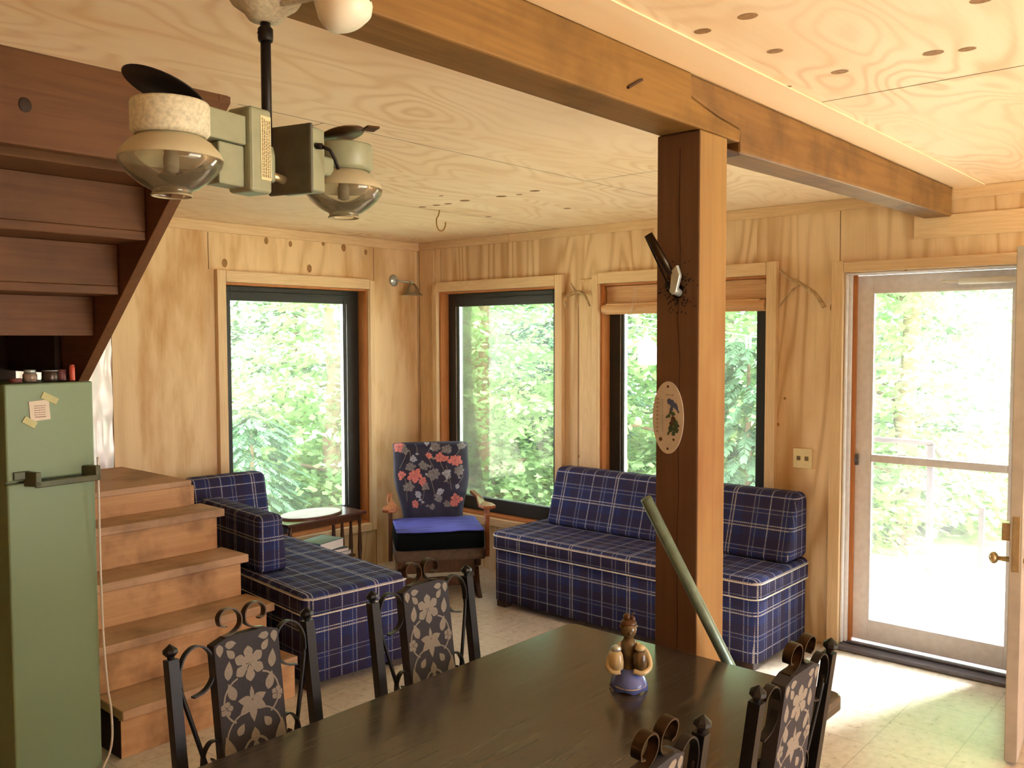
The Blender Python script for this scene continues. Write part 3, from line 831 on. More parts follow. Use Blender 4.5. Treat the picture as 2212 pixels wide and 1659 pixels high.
mb.prism([(3.515, 0.0), (Y-0.004, 0.0), (Y-0.004, 0.915), (4.39, 0.915), (4.39, 0.77), (4.18, 0.77), (4.18, 0.565), (3.965, 0.565), (3.965, 0.36), (3.745, 0.36), (3.745, 0.155), (3.515, 0.155)], 0, SX1-0.03, SX1-0.006)
mb.build('stringer', 'riser', st)
mb = MB()
mb.prism([(3.515, 0.0), (4.09, 0.0), (4.09, 0.36), (3.745, 0.36), (3.745, 0.155), (3.515, 0.155)], 0, SX0, SX0+0.018)
mb.build('stringer', 'dark_board', st)

# ------------------------------------------------------------------ upper flight
uf = thing('upper_staircase', 'dark brown upper stair flight seen from below over the green fridge', 'stairs')
rs = [(3.351, 1.705), (3.148, 1.88), (2.943, 2.056), (2.734, 2.236)]
for i, (y_, z_) in enumerate(rs):
    zt_ = rs[i+1][1] if i < 3 else 2.44
    boxes('riser', [((0.705, y_, z_), (1.498, y_+0.02, zt_-0.032))], 'flight', uf, 0.002)
    yn_ = rs[i+1][0] if i < 3 else HY0+0.045
    boxes('tread', [((0.705, yn_-0.002, zt_-0.031), (1.498, y_+0.05, zt_))], 'flight', uf, 0.004)
boxes('header_board', [((0.66, HY0+0.004, 2.188), (1.5, HY0+0.04, 2.62))], 'flight', uf, 0.003)
mb = MB(); mb.sphere((0.945, HY0+0.003, 2.292), 0.016, scale=(1, .1, 1.2)); mb.build('knot', 'dark_board', uf)
sl = 0.885/1.03
zl = lambda y_: 2.43-sl*(y_-2.452)
for xa in (1.500, 0.665):
    mb = MB()
    mb.prism([(2.475, zl(2.475)), (4.095, zl(4.095)), (4.095, zl(4.095)+0.30), (2.475, zl(2.475)+0.30)], 0, xa, xa+0.04)
    mb.build('stringer', 'flight_y', uf, 0.002)


# ------------------------------------------------------------------ foil insulation left of the plywood
mb = MB()
nx, nz = 44, 70
fx0, fx1, fz0, fz1 = 1.62, 2.383, 0.952, 2.36
vs = []; fs = []
for j in range(nz+1):
    for i in range(nx+1):
        x = fx0+(fx1-fx0)*i/nx; z = fz0+(fz1-fz0)*j/nz
        p = Vector((x*14, z*2.6, 3))
        d = 0.016+0.02*abs(mnoise.noise(p))+0.010*mnoise.noise(p*2.7)
        vs.append((x, Y-0.002-max(0.002, d), z))
for j in range(nz):
    for i in range(nx):
        a = j*(nx+1)+i
        fs.append((a, a+1, a+nx+2, a+nx+1))
n0 = len(vs)
vs += [(fx0, Y-0.002, fz0), (fx1, Y-0.002, fz0), (fx1, Y-0.002, fz1), (fx0, Y-0.002, fz1)]
fs.append((n0+3, n0+2, n0+1, n0))
mb.add(vs, fs, 0, True)
tag(mb.build('foil_insulation', 'foil'), 'crinkled silver foil sheet on the back wall beside the fridge', 'insulation')
boxes('dark_gap', [((2.384, Y-0.012, 0.95), (2.392, Y-0.002, 2.36))], 'seam')
_g = COL.objects['dark_gap']; _g.name = 'trim_7'; S(_g, 'dark edge of the plywood beside the foil')

# ------------------------------------------------------------------ fridge
fr = thing('refrigerator', 'narrow pale green fridge with a long bar handle, under the stairs', 'fridge', (1.195, 3.38, 0.0), R(3))
boxes('body', [((0.008, 0.03, 0.03), (0.31, 0.56, 1.53))], 'fridge', fr, 0.008)
boxes('freezer_door', [((0.0, 0.0, 1.19), (0.314, 0.028, 1.535))], 'fridge', fr, 0.006)
boxes('fridge_door', [((0.0, 0.0, 0.055), (0.314, 0.028, 1.182))], 'fridge', fr, 0.006)
boxes('base', [((0.01, 0.03, 0.0), (0.30, 0.5, 0.05))], 'lamp_dark', fr)
mb = MB()
mb.box((0.075, -0.052, 1.166), (0.310, -0.038, 1.190)); mb.box((0.02, -0.0005, 1.195), (0.075, -0.008, 1.225))
mb.prism([(0.055, -0.001), (0.075, -0.052), (0.095, -0.052), (0.080, -0.001)], 2, 1.17, 1.222); mb.prism([(0.262, -0.001), (0.292, -0.052), (0.310, -0.052), (0.296, -0.001)], 2, 1.17, 1.222)
mb.build('door_handle', 'fridge_handle', fr, 0.003)
# the taped note
nt = thing('taped_note', 'small white paper note taped at an angle to the green fridge door', 'note', (1.313, 3.384, 1.437), R(3))
mb = MB(); mb.box((-0.036, -0.0012, -0.036), (0.034, 0.004, 0.036), mat=Matrix.Rotation(R(-4), 4, 'Y')); mb.build('paper', 'paper', nt)
mb = MB()
mb.box((-0.030, -0.0018, -0.012), (0.030, 0.003, 0.012), mat=Matrix.Translation((0.036, 0, 0.042)) @ Matrix.Rotation(R(28), 4, 'Y'))
mb.build('tape', 'tape', nt); mb = MB()
mb.box((-0.024, -0.0018, -0.012), (0.024, 0.003, 0.012), mat=Matrix.Translation((-0.036, 0, -0.040)) @ Matrix.Rotation(R(32), 4, 'Y'))
mb.build('tape', 'tape', nt)
mb = MB()
rn = random.Random(8)
for k in range(5):
    z = 0.016-k*0.008; x = -0.02
    while x < 0.018:
        w = 0.003+0.005*rn.random(); mb.box((x, -0.0018, z), (x+w, 0.003, z+0.0022)); x += w+0.002
mb.box((-0.018, -0.0018, -0.024), (0.020, 0.003, -0.0215))
mb.build('writing', 'ink', nt)

# things on the fridge top
FT = 1.5365
def canister(name, label, cat, x, y_, prof, mat, parts=()):
    t = thing(name, label, cat, (x, y_, FT))
    mb = MB(); mb.lathe(prof, seg=20); mb.build('body', mat, t)
    for nm, pr, mt in parts:
        mb = MB(); mb.lathe(pr, seg=20); mb.build(nm, mt, t)
    return t
canister('glass_jar', 'small clouded glass jar with a silver lid, on the fridge top', 'jar', 1.315, 3.47, [(0.020, 0), (0.024, 0.004), (0.024, 0.028), (0.019, 0.033)], 'jar_glass', [('lid', [(0.020, 0.0332), (0.020, 0.043), (0.018, 0.045)], 'spacer')])
canister('tin_can', 'low dark tin on the fridge top between the jar and the red tube', 'tin', 1.385, 3.47, [(0.027, 0), (0.028, 0.002), (0.028, 0.036), (0.026, 0.038)], 'can_dark', [('rim', [(0.0275, 0.0382), (0.0275, 0.041), (0.024, 0.041)], 'spacer')])
canister('plastic_tube', 'upright orange-red tube at the right end of the fridge top', 'tube', 1.461, 3.46, [(0.009, 0), (0.010, 0.002), (0.010, 0.050), (0.008, 0.053)], 'red_plastic', [('cap', [(0.0085, 0.0532), (0.0085, 0.058), (0.007, 0.06)], 'red_plastic')])
canister('brown_box_tin', 'reddish-brown tin behind the red tube on the fridge top', 'tin', 1.437, 3.50, [(0.017, 0), (0.018, 0.002), (0.018, 0.040), (0.016, 0.042)], 'pink_plastic')
canister('flat_tin', 'flat pinkish tin at the left of the fridge top', 'tin', 1.262, 3.46, [(0.020, 0), (0.021, 0.002), (0.021, 0.013), (0.019, 0.015)], 'pink_plastic')

# white cord
mb = MB()
cp_ = [(1.508, 3.37, 1.25), (1.509, 3.372, 1.05), (1.512, 3.38, 0.873), (1.516, 3.385, 0.694), (1.520, 3.385, 0.532), (1.530, 3.385, 0.367), (1.541, 3.385, 0.273), (1.543, 3.385, 0.164), (1.530, 3.385, 0.10), (1.505, 3.38, 0.06), (1.48, 3.36, 0.012), (1.45, 3.34, 0.006)]
mb.tube(smooth_path(cp_, 6), 0.0045, 8)
tag(mb.build('power_cord', 'rope'), 'thin white cord hanging down beside the green fridge', 'cord')

# ------------------------------------------------------------------ sofas
def rounded(mb_pts, axis, a, b, name, mat, parent, bevel=0.03, seg=4):
    mb = MB(); mb.prism(mb_pts, axis, a, b)
    o = mb.build(name, mat, parent, bevel, seg)
    for p in o.data.polygons: p.use_smooth = True
    o.modifiers['bevel'].harden_normals = False
    return o
def piping(z, x0, x1, y0_, y1_, r, parent, rad=0.05, th=0.0042):
    pts = []
    for cx, cy, a0 in ((x1-rad, y1_-rad, 0), (x0+rad, y1_-rad, 90), (x0+rad, y0_+rad, 180), (x1-rad, y0_+rad, 270)):
        for k in range(6):
            a = R(a0+k*18); pts.append((cx+rad*math.cos(a), cy+rad*math.sin(a), z))
    mb = MB(); mb.tube(pts, th, 6, closed=True); return mb.build('piping', 'piping', parent)
def roundrect_slab(mb, x0, x1, y0_, y1_, z0, z1, rad, top_r=0.03, crown=0.0):
    """slab with rounded plan corners and a rounded upper edge"""
    prof = [(0.0, z0), (0.0, z1-top_r)] + [(top_r*(1-math.cos(R(a))), z1-top_r+top_r*math.sin(R(a))) for a in (30, 60, 90)]
    rings = []
    for ins, z in prof:
        ring = []
        for cx, cy, a0 in ((x1-rad, y1_-rad, 0), (x0+rad, y1_-rad, 90), (x0+rad, y0_+rad, 180), (x1-rad, y0_+rad, 270)):
            for k in range(6):
                a = R(a0+k*18); rr = max(0.002, rad-ins)
                ring.append((cx+rr*math.cos(a), cy+rr*math.sin(a), z))
        rings.append(ring)
    n = len(rings[0]); vs = [p for r_ in rings for p in r_]; fs = []
    for i in range(len(rings)-1):
        for k in range(n):
            l = (k+1) % n
            fs.append((i*n+k, i*n+l, (i+1)*n+l, (i+1)*n+k))
    fs.append(tuple(range(n-1, -1, -1)))
    mb.add(vs, fs, 0, True)
    mb.add(rings[-1], [tuple(range(n))], 0, True)

def daybed(root, w, l, back=None):
    """local: x 0..w, y 0..l"""
    mb = MB(); roundrect_slab(mb, 0.012, w-0.012, 0.012, l-0.012, 0.045, 0.372, 0.05, 0.004)
    mb.build('base', 'plaid', root)
    mb = MB(); roundrect_slab(mb, 0, w, 0, l, 0.376, 0.478, 0.06, 0.028)
    cu = mb.build('seat_cushion', 'plaid', root)
    piping(0.374, 0.0, w, 0.0, l, 0, cu, 0.06)
    piping(0.452, -0.001, w+0.001, -0.001, l+0.001, 0, cu, 0.06, 0.0035)
    for fx, fy in ((0.06, 0.07), (w-0.06, 0.07), (0.06, l-0.07), (w-0.06, l-0.07)):
        boxes('foot', [((fx-0.035, fy-0.035, 0.0), (fx+0.035, fy+0.035, 0.046))], 'sofa_foot', root, 0.004)

sf2 = thing('daybed_sofa', 'long armless blue plaid sofa under the right windows, behind the post', 'sofa', (4.145, 1.975, 0.0))
daybed(sf2, 0.655, 1.815)
rounded([(0.385, 0.48), (0.650, 0.48), (0.650, 0.79), (0.635, 0.845), (0.50, 0.845)], 1, 0.02, 1.68, 'backrest', 'plaid', sf2, 0.035)

sf1 = thing('chaise_sofa', 'blue plaid chaise end-on in front of the stairs, with a side bolster', 'sofa', (2.515, 3.475, 0.0), R(-6.5))
daybed(sf1, 0.605, 1.55)
rounded([(0.02, 0.48), (0.185, 0.48), (0.155, 0.78), (0.02, 0.78)], 1, 0.50, 1.24, 'side_bolster', 'plaid', sf1, 0.03)
# far back wedge: profile in (y, z)
rounded([(1.25, 0.48), (1.50, 0.48), (1.50, 0.83), (1.47, 0.875), (1.345, 0.875)], 0, 0.02, 0.49, 'backrest', 'plaid', sf1, 0.03)

# ------------------------------------------------------------------ 2D motif helpers
def petal_pts(cx, cy, ang, L, Wd, n=8, tipsharp=1.0, pw=0.75):
    pts = []
    for k in range(n+1):
        t = k/n; w = Wd*abs(math.sin(math.pi*t**pw))**tipsharp
        pts.append((t*L, w))
    for k in range(n-1, 0, -1):
        t = k/n; w = Wd*abs(math.sin(math.pi*t**pw))**tipsharp
        pts.append((t*L, -w))
    ca, sa = math.cos(ang), math.sin(ang)
    return [(cx+x*ca-y*sa, cy+x*sa+y*ca) for x, y in pts]
class Motif:
    """collects 2D shapes, lays them on a surface function surf(u, v, off)"""
    def __init__(s): s.sh = []
    def poly(s, pts, mi=0): s.sh.append((pts, mi))
    def flower(s, cx, cy, r, n=6, mi=0, wd=0.42, rot=0.0, jit=0.0, rnd=None):
        for k in range(n):
            rr = r*(1+(rnd.uniform(-jit, jit) if rnd else 0))
            s.poly(petal_pts(cx, cy, rot+2*math.pi*k/n, rr, rr*wd, 8, 1.0, 1.7), mi)
    def leaf(s, cx, cy, ang, L, W_, mi=0): s.poly(petal_pts(cx, cy, ang, L, W_), mi)
    def line(s, pts, w, mi=0):
        P = [Vector((p[0], p[1])) for p in pts]
        L_, R_ = [], []
        for i, p in enumerate(P):
            t = (P[min(i+1, len(P)-1)]-P[max(i-1, 0)]).normalized(); nn = Vector((-t.y, t.x))*w/2
            L_.append(p+nn); R_.append(p-nn)
        for i in range(len(P)-1):
            s.poly([tuple(L_[i]), tuple(L_[i+1]), tuple(R_[i+1]), tuple(R_[i])], mi)
    def lay(s, mb, surf, clip=None, remap=None):
        for k, (pts, mi) in enumerate(s.sh):
            if clip:
                pts = [(min(max(x, clip[0]), clip[1]), min(max(y, clip[2]), clip[3])) for x, y in pts]
            if len(pts) < 3: continue
            c = (sum(p[0] for p in pts)/len(pts), sum(p[1] for p in pts)/len(pts))
            off = 0.0005+0.00004*(k % 11)
            ring = [surf(x, y, off) for x, y in pts]; n = len(ring)
            mb.add([surf(c[0], c[1], off)]+ring, [(0, i+1, (i+1) % n+1) for i in range(n)], mi if remap is None else remap[mi], True)

def arc(cx, cy, r, a0, a1, n=12, r1=None):
    r1 = r if r1 is None else r1
    return [(cx+(r+(r1-r)*k/n)*math.cos(R(a0+(a1-a0)*k/n)), cy+(r+(r1-r)*k/n)*math.sin(R(a0+(a1-a0)*k/n))) for k in range(n+1)]

# ------------------------------------------------------------------ wrought iron dining chairs
PW, PZ0, PZ1 = 0.088, 0.60, 0.985      # panel half width and height range
def damask():
    m = Motif()
    # v is measured down from the panel top
    T = PZ1
    m.flower(0.0, T-0.075, 0.043, 6, 0, 0.30, R(90)); m.flower(0.0, T-0.075, 0.024, 5, 0, 0.4, R(60))
    for s_ in (-1, 1):
        m.leaf(0.038*s_, T-0.052, R(90-40*s_), 0.03, 0.009)
        m.leaf(0.06*s_, T-0.018, R(90+90*s_), 0.03, 0.010); m.leaf(0.075*s_, T-0.012, R(-90), 0.03, 0.010)
        m.line([(0.0+s_*x, y) for x, y in arc(0.02, T-0.155, 0.055, -60, 75, 10)], 0.0045)
        m.leaf(0.06*s_, T-0.10, R(80), 0.045, 0.011)
        m.leaf(0.0, T-0.165, R(-90+55*s_), 0.045, 0.012); m.leaf(0.0, T-0.165, R(-90+105*s_), 0.04, 0.012)
        m.leaf(0.045*s_, T-0.150, R(90-20*s_), 0.045, 0.012)
        m.line([(s_*x, y) for x, y in arc(0.015, T-0.245, 0.06, 80, -20, 10)], 0.004)
        m.flower(0.070*s_, T-0.165, 0.018, 5, 0, 0.4)
        m.leaf(0.062*s_, T-0.30, R(90-12*s_), 0.075, 0.015); m.leaf(0.045*s_, T-0.235, R(90+35*s_), 0.03, 0.010)
        m.line([(s_*x, y) for x, y in arc(0.0, T-0.285, 0.034, 90, -40, 10)], 0.006)
        m.line([(s_*x, y) for x, y in arc(0.060, T-0.335, 0.028, 30, 175, 10)], 0.006)
        m.leaf(0.03*s_, T-0.335, R(-90+30*s_), 0.03, 0.009)
    m.leaf(0.0, T-0.165, R(-90), 0.05, 0.011); m.leaf(0, T-0.160, R(90), 0.032, 0.006)
    m.leaf(0.0, T-0.262, R(90), 0.035, 0.012); m.leaf(0.0, T-0.258, R(-90), 0.03, 0.008)
    m.flower(0.0, T-0.352, 0.030, 6, 0, 0.34, R(30))
    return m
def make_chair(label):
    t = thing('dining_chair', label, 'chair', group=None)
    rake = Matrix.Translation((0, 0.17, 0.45)) @ Matrix.Rotation(R(-7.5), 4, 'X') @ Matrix.Translation((0, -0.17, -0.45))
    # local: faces -Y, back at y = 0.17
    yb_ = 0.17
    for s_ in (-1, 1):
        mb = MB(); w = 0.013
        mb.box((s_*0.187-w, yb_-w, 0.45), (s_*0.187+w, yb_+w, 0.968), mat=rake)
        mb.lathe([(0.008, 0.968), (0.009, 0.974), (0.018, 0.983), (0.017, 0.990), (0.0005, 1.003)], (s_*0.187, yb_, 0), 8, mat=rake, smooth=False)
        mb.build('back_post', 'iron', t, 0.002)
        mb = MB(); mb.box((s_*0.187-w, yb_-w, 0.0), (s_*0.187+w, yb_+w, 0.449)); mb.build('leg', 'iron', t, 0.002)
        mb = MB(); mb.box((s_*0.187-w, -0.21-w, 0.0), (s_*0.187+w, -0.21+w, 0.42)); mb.build('leg', 'iron', t, 0.002)
    mb = MB()
    for s_ in (-1, 1):
        P3 = lambda x, z: (s_*x, yb_, z)
        c1 = smooth_path([P3(-.170, .90), P3(-.170, .935), P3(-.155, .967), P3(-.128, .982), P3(-.100, .970), P3(-.086, .940), P3(-.090, .900), P3(-.112, .876), P3(-.142, .868)], 5)
        mb.ribbon(c1, (0, 1, 0), 0.018, 0.004, mat=rake)
        mb.tube([P3(-.174, .92), P3(-.168, .88), P3(-.098, .60), P3(-.092, .48)], 0.0055, 6, mat=rake)
        c2 = smooth_path([P3(-.134, .705), P3(-.128, .735), P3(-.110, .755), P3(-.090, .752), P3(-.078, .735), P3(-.082, .712), P3(-.100, .706), P3(-.108, .716)], 5)
        mb.ribbon(c2, (0, 1, 0), 0.016, 0.004, mat=rake)
    mb.build('side_scroll', 'iron', t)
    mb = MB()
    for s_ in (-1, 1):
        P3 = lambda x, z: (s_*x, yb_, z)
        c1 = smooth_path([P3(.055, .985), P3(.028, .990), P3(.008, 1.005), P3(.006, 1.028), P3(.022, 1.046), P3(.046, 1.048), P3(.062, 1.034), P3(.060, 1.014), P3(.045, 1.008)], 5)
        mb.ribbon(c1, (0, 1, 0), 0.020, 0.0035, mat=rake)
    mb.build('top_scroll', 'bronze_iron', t)
    # upholstered panel, slightly arched top
    mb = MB()
    prof = [(-PW, PZ0), (PW, PZ0), (PW, PZ1-0.012), (PW*0.6, PZ1), (-PW*0.6, PZ1), (-PW, PZ1-0.012)]
    mb.prism(prof, 1, yb_-0.016, yb_+0.016, 0, mat=rake)
    dm = damask()
    dm.lay(mb, lambda u, v, o: rake @ Vector((u, yb_-0.016-o, v)), (-PW+.004, PW-.004, PZ0+.006, PZ1-.010), [1])
    dm.lay(mb, lambda u, v, o: rake @ Vector((u, yb_+0.016+o, v)), (-PW+.004, PW-.004, PZ0+.006, PZ1-.010), [1])
    mb.build('back_panel', ['damask_dark', 'damask_grey'], t)
    boxes('seat_frame', [((-0.20, -0.225, 0.415), (0.20, -0.20, 0.437)), ((-0.20, 0.158, 0.415), (0.20, 0.182, 0.437)), ((-0.20, -0.20, 0.415), (-0.176, 0.158, 0.437)), ((0.176, -0.20, 0.415), (0.20, 0.158, 0.437))], 'iron', t)
    mb = MB(); roundrect_slab(mb, -0.195, 0.195, -0.225, 0.150, 0.438, 0.49, 0.04, 0.02); mb.build('seat', 'damask_dark', t)
    return t

TZ = 0.775
chA = make_chair('iron scroll chair with damask back, nearest the stairs at the table left')
chA.location = (1.192, 1.665, 0.0)
chB = copy_tree(chA); chB['label'] = 'iron scroll chair with damask back, between the plaid chaise and the table corner'; chB.location = (1.777, 1.655, 0.0)
chC = copy_tree(chA); chC['label'] = 'iron scroll chair seen from behind at the right end of the table'; chC.location = (1.838, 1.025, 0.0); chC.rotation_euler.z = math.pi
chD = copy_tree(chA); chD['label'] = 'iron scroll chair whose top scroll and one finial rise at the bottom edge'; chD.location = (1.255, 1.03, 0.0); chD.rotation_euler.z = math.pi+R(3)
for c in (chA, chB, chC, chD): c['group'] = 'wrought iron dining chairs around the table'

# ------------------------------------------------------------------ dining table
tb = thing('dining_table', 'dark wood-grain rectangular dining table in the foreground, glossy top', 'table', (0.40, 0.86, 0.0), R(-0.5))
TL, TW = 1.875, 0.89
mb = MB(); roundrect_slab(mb, 0, TL, 0, TW, TZ-0.035, TZ, 0.03, 0.006); mb.build('tabletop', 'table', tb)
boxes('apron', [((0.05, 0.05, TZ-0.10), (TL-0.05, 0.07, TZ-0.036)), ((0.05, TW-0.07, TZ-0.10), (TL-0.05, TW-0.05, TZ-0.036)), ((0.05, 0.07, TZ-0.10), (0.07, TW-0.07, TZ-0.036)), ((TL-0.07, 0.07, TZ-0.10), (TL-0.05, TW-0.07, TZ-0.036))], 'table', tb)
for lx in (0.10, TL-0.10):
    for ly in (0.10, TW-0.10):
        boxes('leg', [((lx-0.025, ly-0.025, 0), (lx+0.025, ly+0.025, TZ-0.101))], 'table', tb, 0.004)

# ------------------------------------------------------------------ shaker figurine on the table
fg = thing('shaker_figurine', 'ceramic figurine with a blue skirt hugging two shakers, on the table', 'figurine', (1.955, 1.295, TZ+0.0005), R(-47))
# local: faces -Y
mb = MB(); mb.lathe([(0.030, 0), (0.034, 0.004), (0.034, 0.014), (0.026, 0.03), (0.020, 0.06), (0.018, 0.085), (0.024, 0.105), (0.020, 0.12), (0.011, 0.13)], seg=20); mb.build('body', 'ceramic_brown', fg)
mb = MB(); mb.sphere((0.0, -0.004, 0.150), 0.021, scale=(1, 1, 1.1)); mb.sphere((0, -0.024, 0.147), 0.006); mb.sphere((-0.019, 0.0, 0.158), 0.006); mb.sphere((0.019, 0.0, 0.158), 0.006)
hd = mb.build('head', 'ceramic_brown', fg)
mb = MB(); mb.sphere((0.0, 0.0, 0.166), 0.02, scale=(1.1, 1.0, .7)); mb.sphere((-0.004, 0.004, 0.182), 0.010); mb.sphere((0.010, 0, 0.178), 0.008); mb.tube([(0.006, 0, 0.184), (0.016, 0, 0.196)], 0.002, 6)
mb.build('hair', 'dark_wood', hd)
mb = MB()
mb.tube(smooth_path([(0.020, 0, 0.112), (0.045, -0.012, 0.095), (0.052, -0.030, 0.062), (0.030, -0.048, 0.050), (0.006, -0.044, 0.054)], 5), 0.007, 8)
mb.tube(smooth_path([(-0.020, 0, 0.112), (-0.045, -0.012, 0.095), (-0.058, -0.022, 0.066), (-0.048, -0.040, 0.052), (-0.028, -0.040, 0.052)], 5), 0.007, 8)
mb.build('arm', 'ceramic_cream', fg)
mb = MB()
n = 16; vs = []
for j, (rr, z) in enumerate(((0.022, 0.052), (0.034, 0.036), (0.043, 0.018), (0.048, 0.002))):
    for k in range(n+1):
        a = R(180+180*k/n); vs.append((rr*1.0*math.cos(a), rr*1.25*math.sin(a)-0.004, z+0.003*math.sin(k*1.3)*(j > 1)))
fs = [(j*(n+1)+k, j*(n+1)+k+1, (j+1)*(n+1)+k+1, (j+1)*(n+1)+k) for j in range(3) for k in range(n)]
mb.add(vs, fs, 0, True)
ap = mb.build('blue_skirt', 'ceramic_blue', fg); so = ap.modifiers.new('solid', 'SOLIDIFY'); so.thickness = 0.003
mb = MB(); mb.tube([(0.0455*math.cos(R(185+170*k/16)), 0.0455*1.29*math.sin(R(185+170*k/16))-0.005, 0.012) for k in range(17)], 0.0014, 6); mb.build('hem_stripe', 'ceramic_cream', ap)
for nm, px, mt, lab in (('salt_shaker', -0.036, 'ceramic_cream', 'cream ribbed shaker held at the left side of the figurine'), ('pepper_shaker', 0.026, 'ceramic_brown', 'brown shaker held at the right side of the figurine')):
    c, s_ = math.cos(R(-47)), math.sin(R(-47))
    lx, ly = px, -0.026
    t = thing(nm, lab, 'shaker', (1.955+lx*c-ly*s_, 1.295+lx*s_+ly*c, TZ+0.052))
    mb = MB(); mb.lathe([(0.012, 0), (0.019, 0.006), (0.020, 0.022), (0.017, 0.042), (0.011, 0.052)], seg=18); mb.build('body', mt, t)
    mb = MB(); mb.lathe([(0.012, 0.0522), (0.014, 0.056), (0.012, 0.063), (0.004, 0.067)], seg=18); mb.build('cap', 'ceramic_cream' if px > 0 else 'spacer', t)

# ------------------------------------------------------------------ leaning pipe
mb = MB()
pa, pb = Vector((2.115, 1.345, 1.245)), Vector((2.318, 1.205, 0.775))
dirp = (pb-pa).normalized(); pend = pa+dirp*((0.017-pa.z)/dirp.z)
mb.tube([pa, pend], 0.0165, 14)
pp = mb.build('metal_pipe', 'pipe')
tag(pp, 'grey-green metal pipe leaning against the timber post', 'pipe')

# ------------------------------------------------------------------ rocking chair (platform rocker) by the corner
RC, RZ = (4.187, 4.315, 0.0), R(-38)
rk = thing('rocking_chair', 'platform rocking chair with a navy floral back cover and wooden arms, in the corner', 'chair', RC, RZ)
TH = R(16)
bkM = Matrix.Translation((0, 0.22, 0.43)) @ Matrix.Rotation(-TH, 4, 'X')
def bw(v):   # half width of the cover at height v: full above, gathered at the arms
    t = min(1, max(0, (v-0.02)/0.30))
    return 0.210+0.055*(t*t*(3-2*t))
NX, NV = 36, 30; HB = 0.55
def bsurf(u, v, off=0.0):
    k = u/bw(v)
    y_ = -0.050*(1-abs(k)**5)-0.010*math.sin(math.pi*min(1, v/HB)) - 0.007*mnoise.noise(Vector((u*13, v*3.2, 1)))*(1.6-v/HB) - 0.004*math.sin(u*70+2*v)*(1-v/HB)
    if v > HB-0.035: y_ += 0.04*((v-(HB-0.035))/0.035)**2
    return bkM @ Vector((u, y_-off, v))
mb = MB(); vs = []; fs = []
for j in range(NV+1):
    v = HB*j/NV
    for i in range(NX+1):
        vs.append(bsurf(bw(v)*(-1+2*i/NX), v))
for j in range(NV):
    for i in range(NX):
        a = j*(NX+1)+i; fs.append((a, a+1, a+NX+2, a+NX+1))
b0 = len(vs)
for j in range(NV+1):
    v = HB*j/NV
    for i in range(NX+1):
        vs.append(bkM @ Vector((bw(v)*(-1+2*i/NX)*0.98, 0.055, v)))
for j in range(NV):
    for i in range(NX):
        a = b0+j*(NX+1)+i; fs.append((a+1, a, a+NX+1, a+NX+2))
    a, b = j*(NX+1), b0+j*(NX+1)
    fs.append((a, a+NX+1, b+NX+1, b)); fs.append((a+NX, b+NX, b+2*NX+1, a+2*NX+1))
for i in range(NX):
    a, b = NV*(NX+1)+i, b0+NV*(NX+1)+i
    fs.append((a, a+1, b+1, b)); fs.append((i, b0+i, b0+i+1, i+1))
mb.add(vs, fs, 0, True)
mo = Motif(); rf = random.Random(11)
# (u, v from top) measured on the photographed cover
def fl(u, v, r, mi):
    r *= 1.22
    mo.flower(u, v, r, 7, mi, 0.30, rf.random()*3, 0.25, rf); mo.flower(u, v, r*0.55, 5, mi, 0.4, rf.random()*3)
for (u, v, r, mi) in ((-.225, .515, .035, 1), (-.19, .49, .028, 2), (-.03, .535, .02, 3), (.03, .505, .030, 2), (.115, .49, .030, 2), (.22, .51, .026, 2), (-.02, .445, .022, 1), (.055, .425, .036, 1), (.10, .42, .018, 1), (.165, .405, .040, 1), (-.13, .42, .024, 3), (-.15, .37, .028, 2), (-.06, .37, .028, 2),
    (-.215, .315, .026, 1), (-.125, .305, .042, 1), (-.12, .275, .022, 1), (.01, .315, .036, 2), (.105, .305, .028, 3), (.19, .335, .030, 2), (-.07, .265, .024, 1), (-.17, .225, .030, 2), (-.05, .225, .024, 2), (-.10, .175, .022, 3), (.05, .19, .022, 3), (.04, .14, .024, 2), (.175, .22, .014, 3), (-.125, .11, .022, 1), (.165, .13, .036, 1), (.14, .10, .022, 1), (.10, .10, .022, 2), (-.01, .085, .018, 2)):
    fl(u, v, r, mi)
for (a, b, c, d) in ((-.17, .48, -.225, .36), (-.155, .49, -.15, .43), (-.02, .42, .03, .30), (.06, .39, .11, .24), (.10, .37, .13, .20), (-.19, .29, -.18, .13), (-.03, .33, .02, .14), (-.06, .20, -.085, .10), (.0, .52, -.03, .46), (.22, .30, .17, .22), (-.11, .53, -.10, .45), (.2, .48, .17, .44)):
    mo.line([(a, b), (a*.6+c*.4+.004, b*.6+d*.4), (c, d)], 0.003, 4)
for k in range(16):
    u, v = rf.uniform(-.2, .2), rf.uniform(.08, .5); mo.leaf(u, v, rf.random()*6.28, .028, .008, rf.choice((2, 3)))
mo.sh = [([(max(-bw(y)*.97, min(bw(y)*.97, x)), max(.004, min(HB-.006, y))) for x, y in pts], mi) for pts, mi in mo.sh]
mo.lay(mb, lambda u, v, o: bsurf(u, v, o+0.0012))
mb.build('backrest', ['navy', 'fl_pink', 'fl_grey', 'fl_pale', 'fl_stem'], rk)
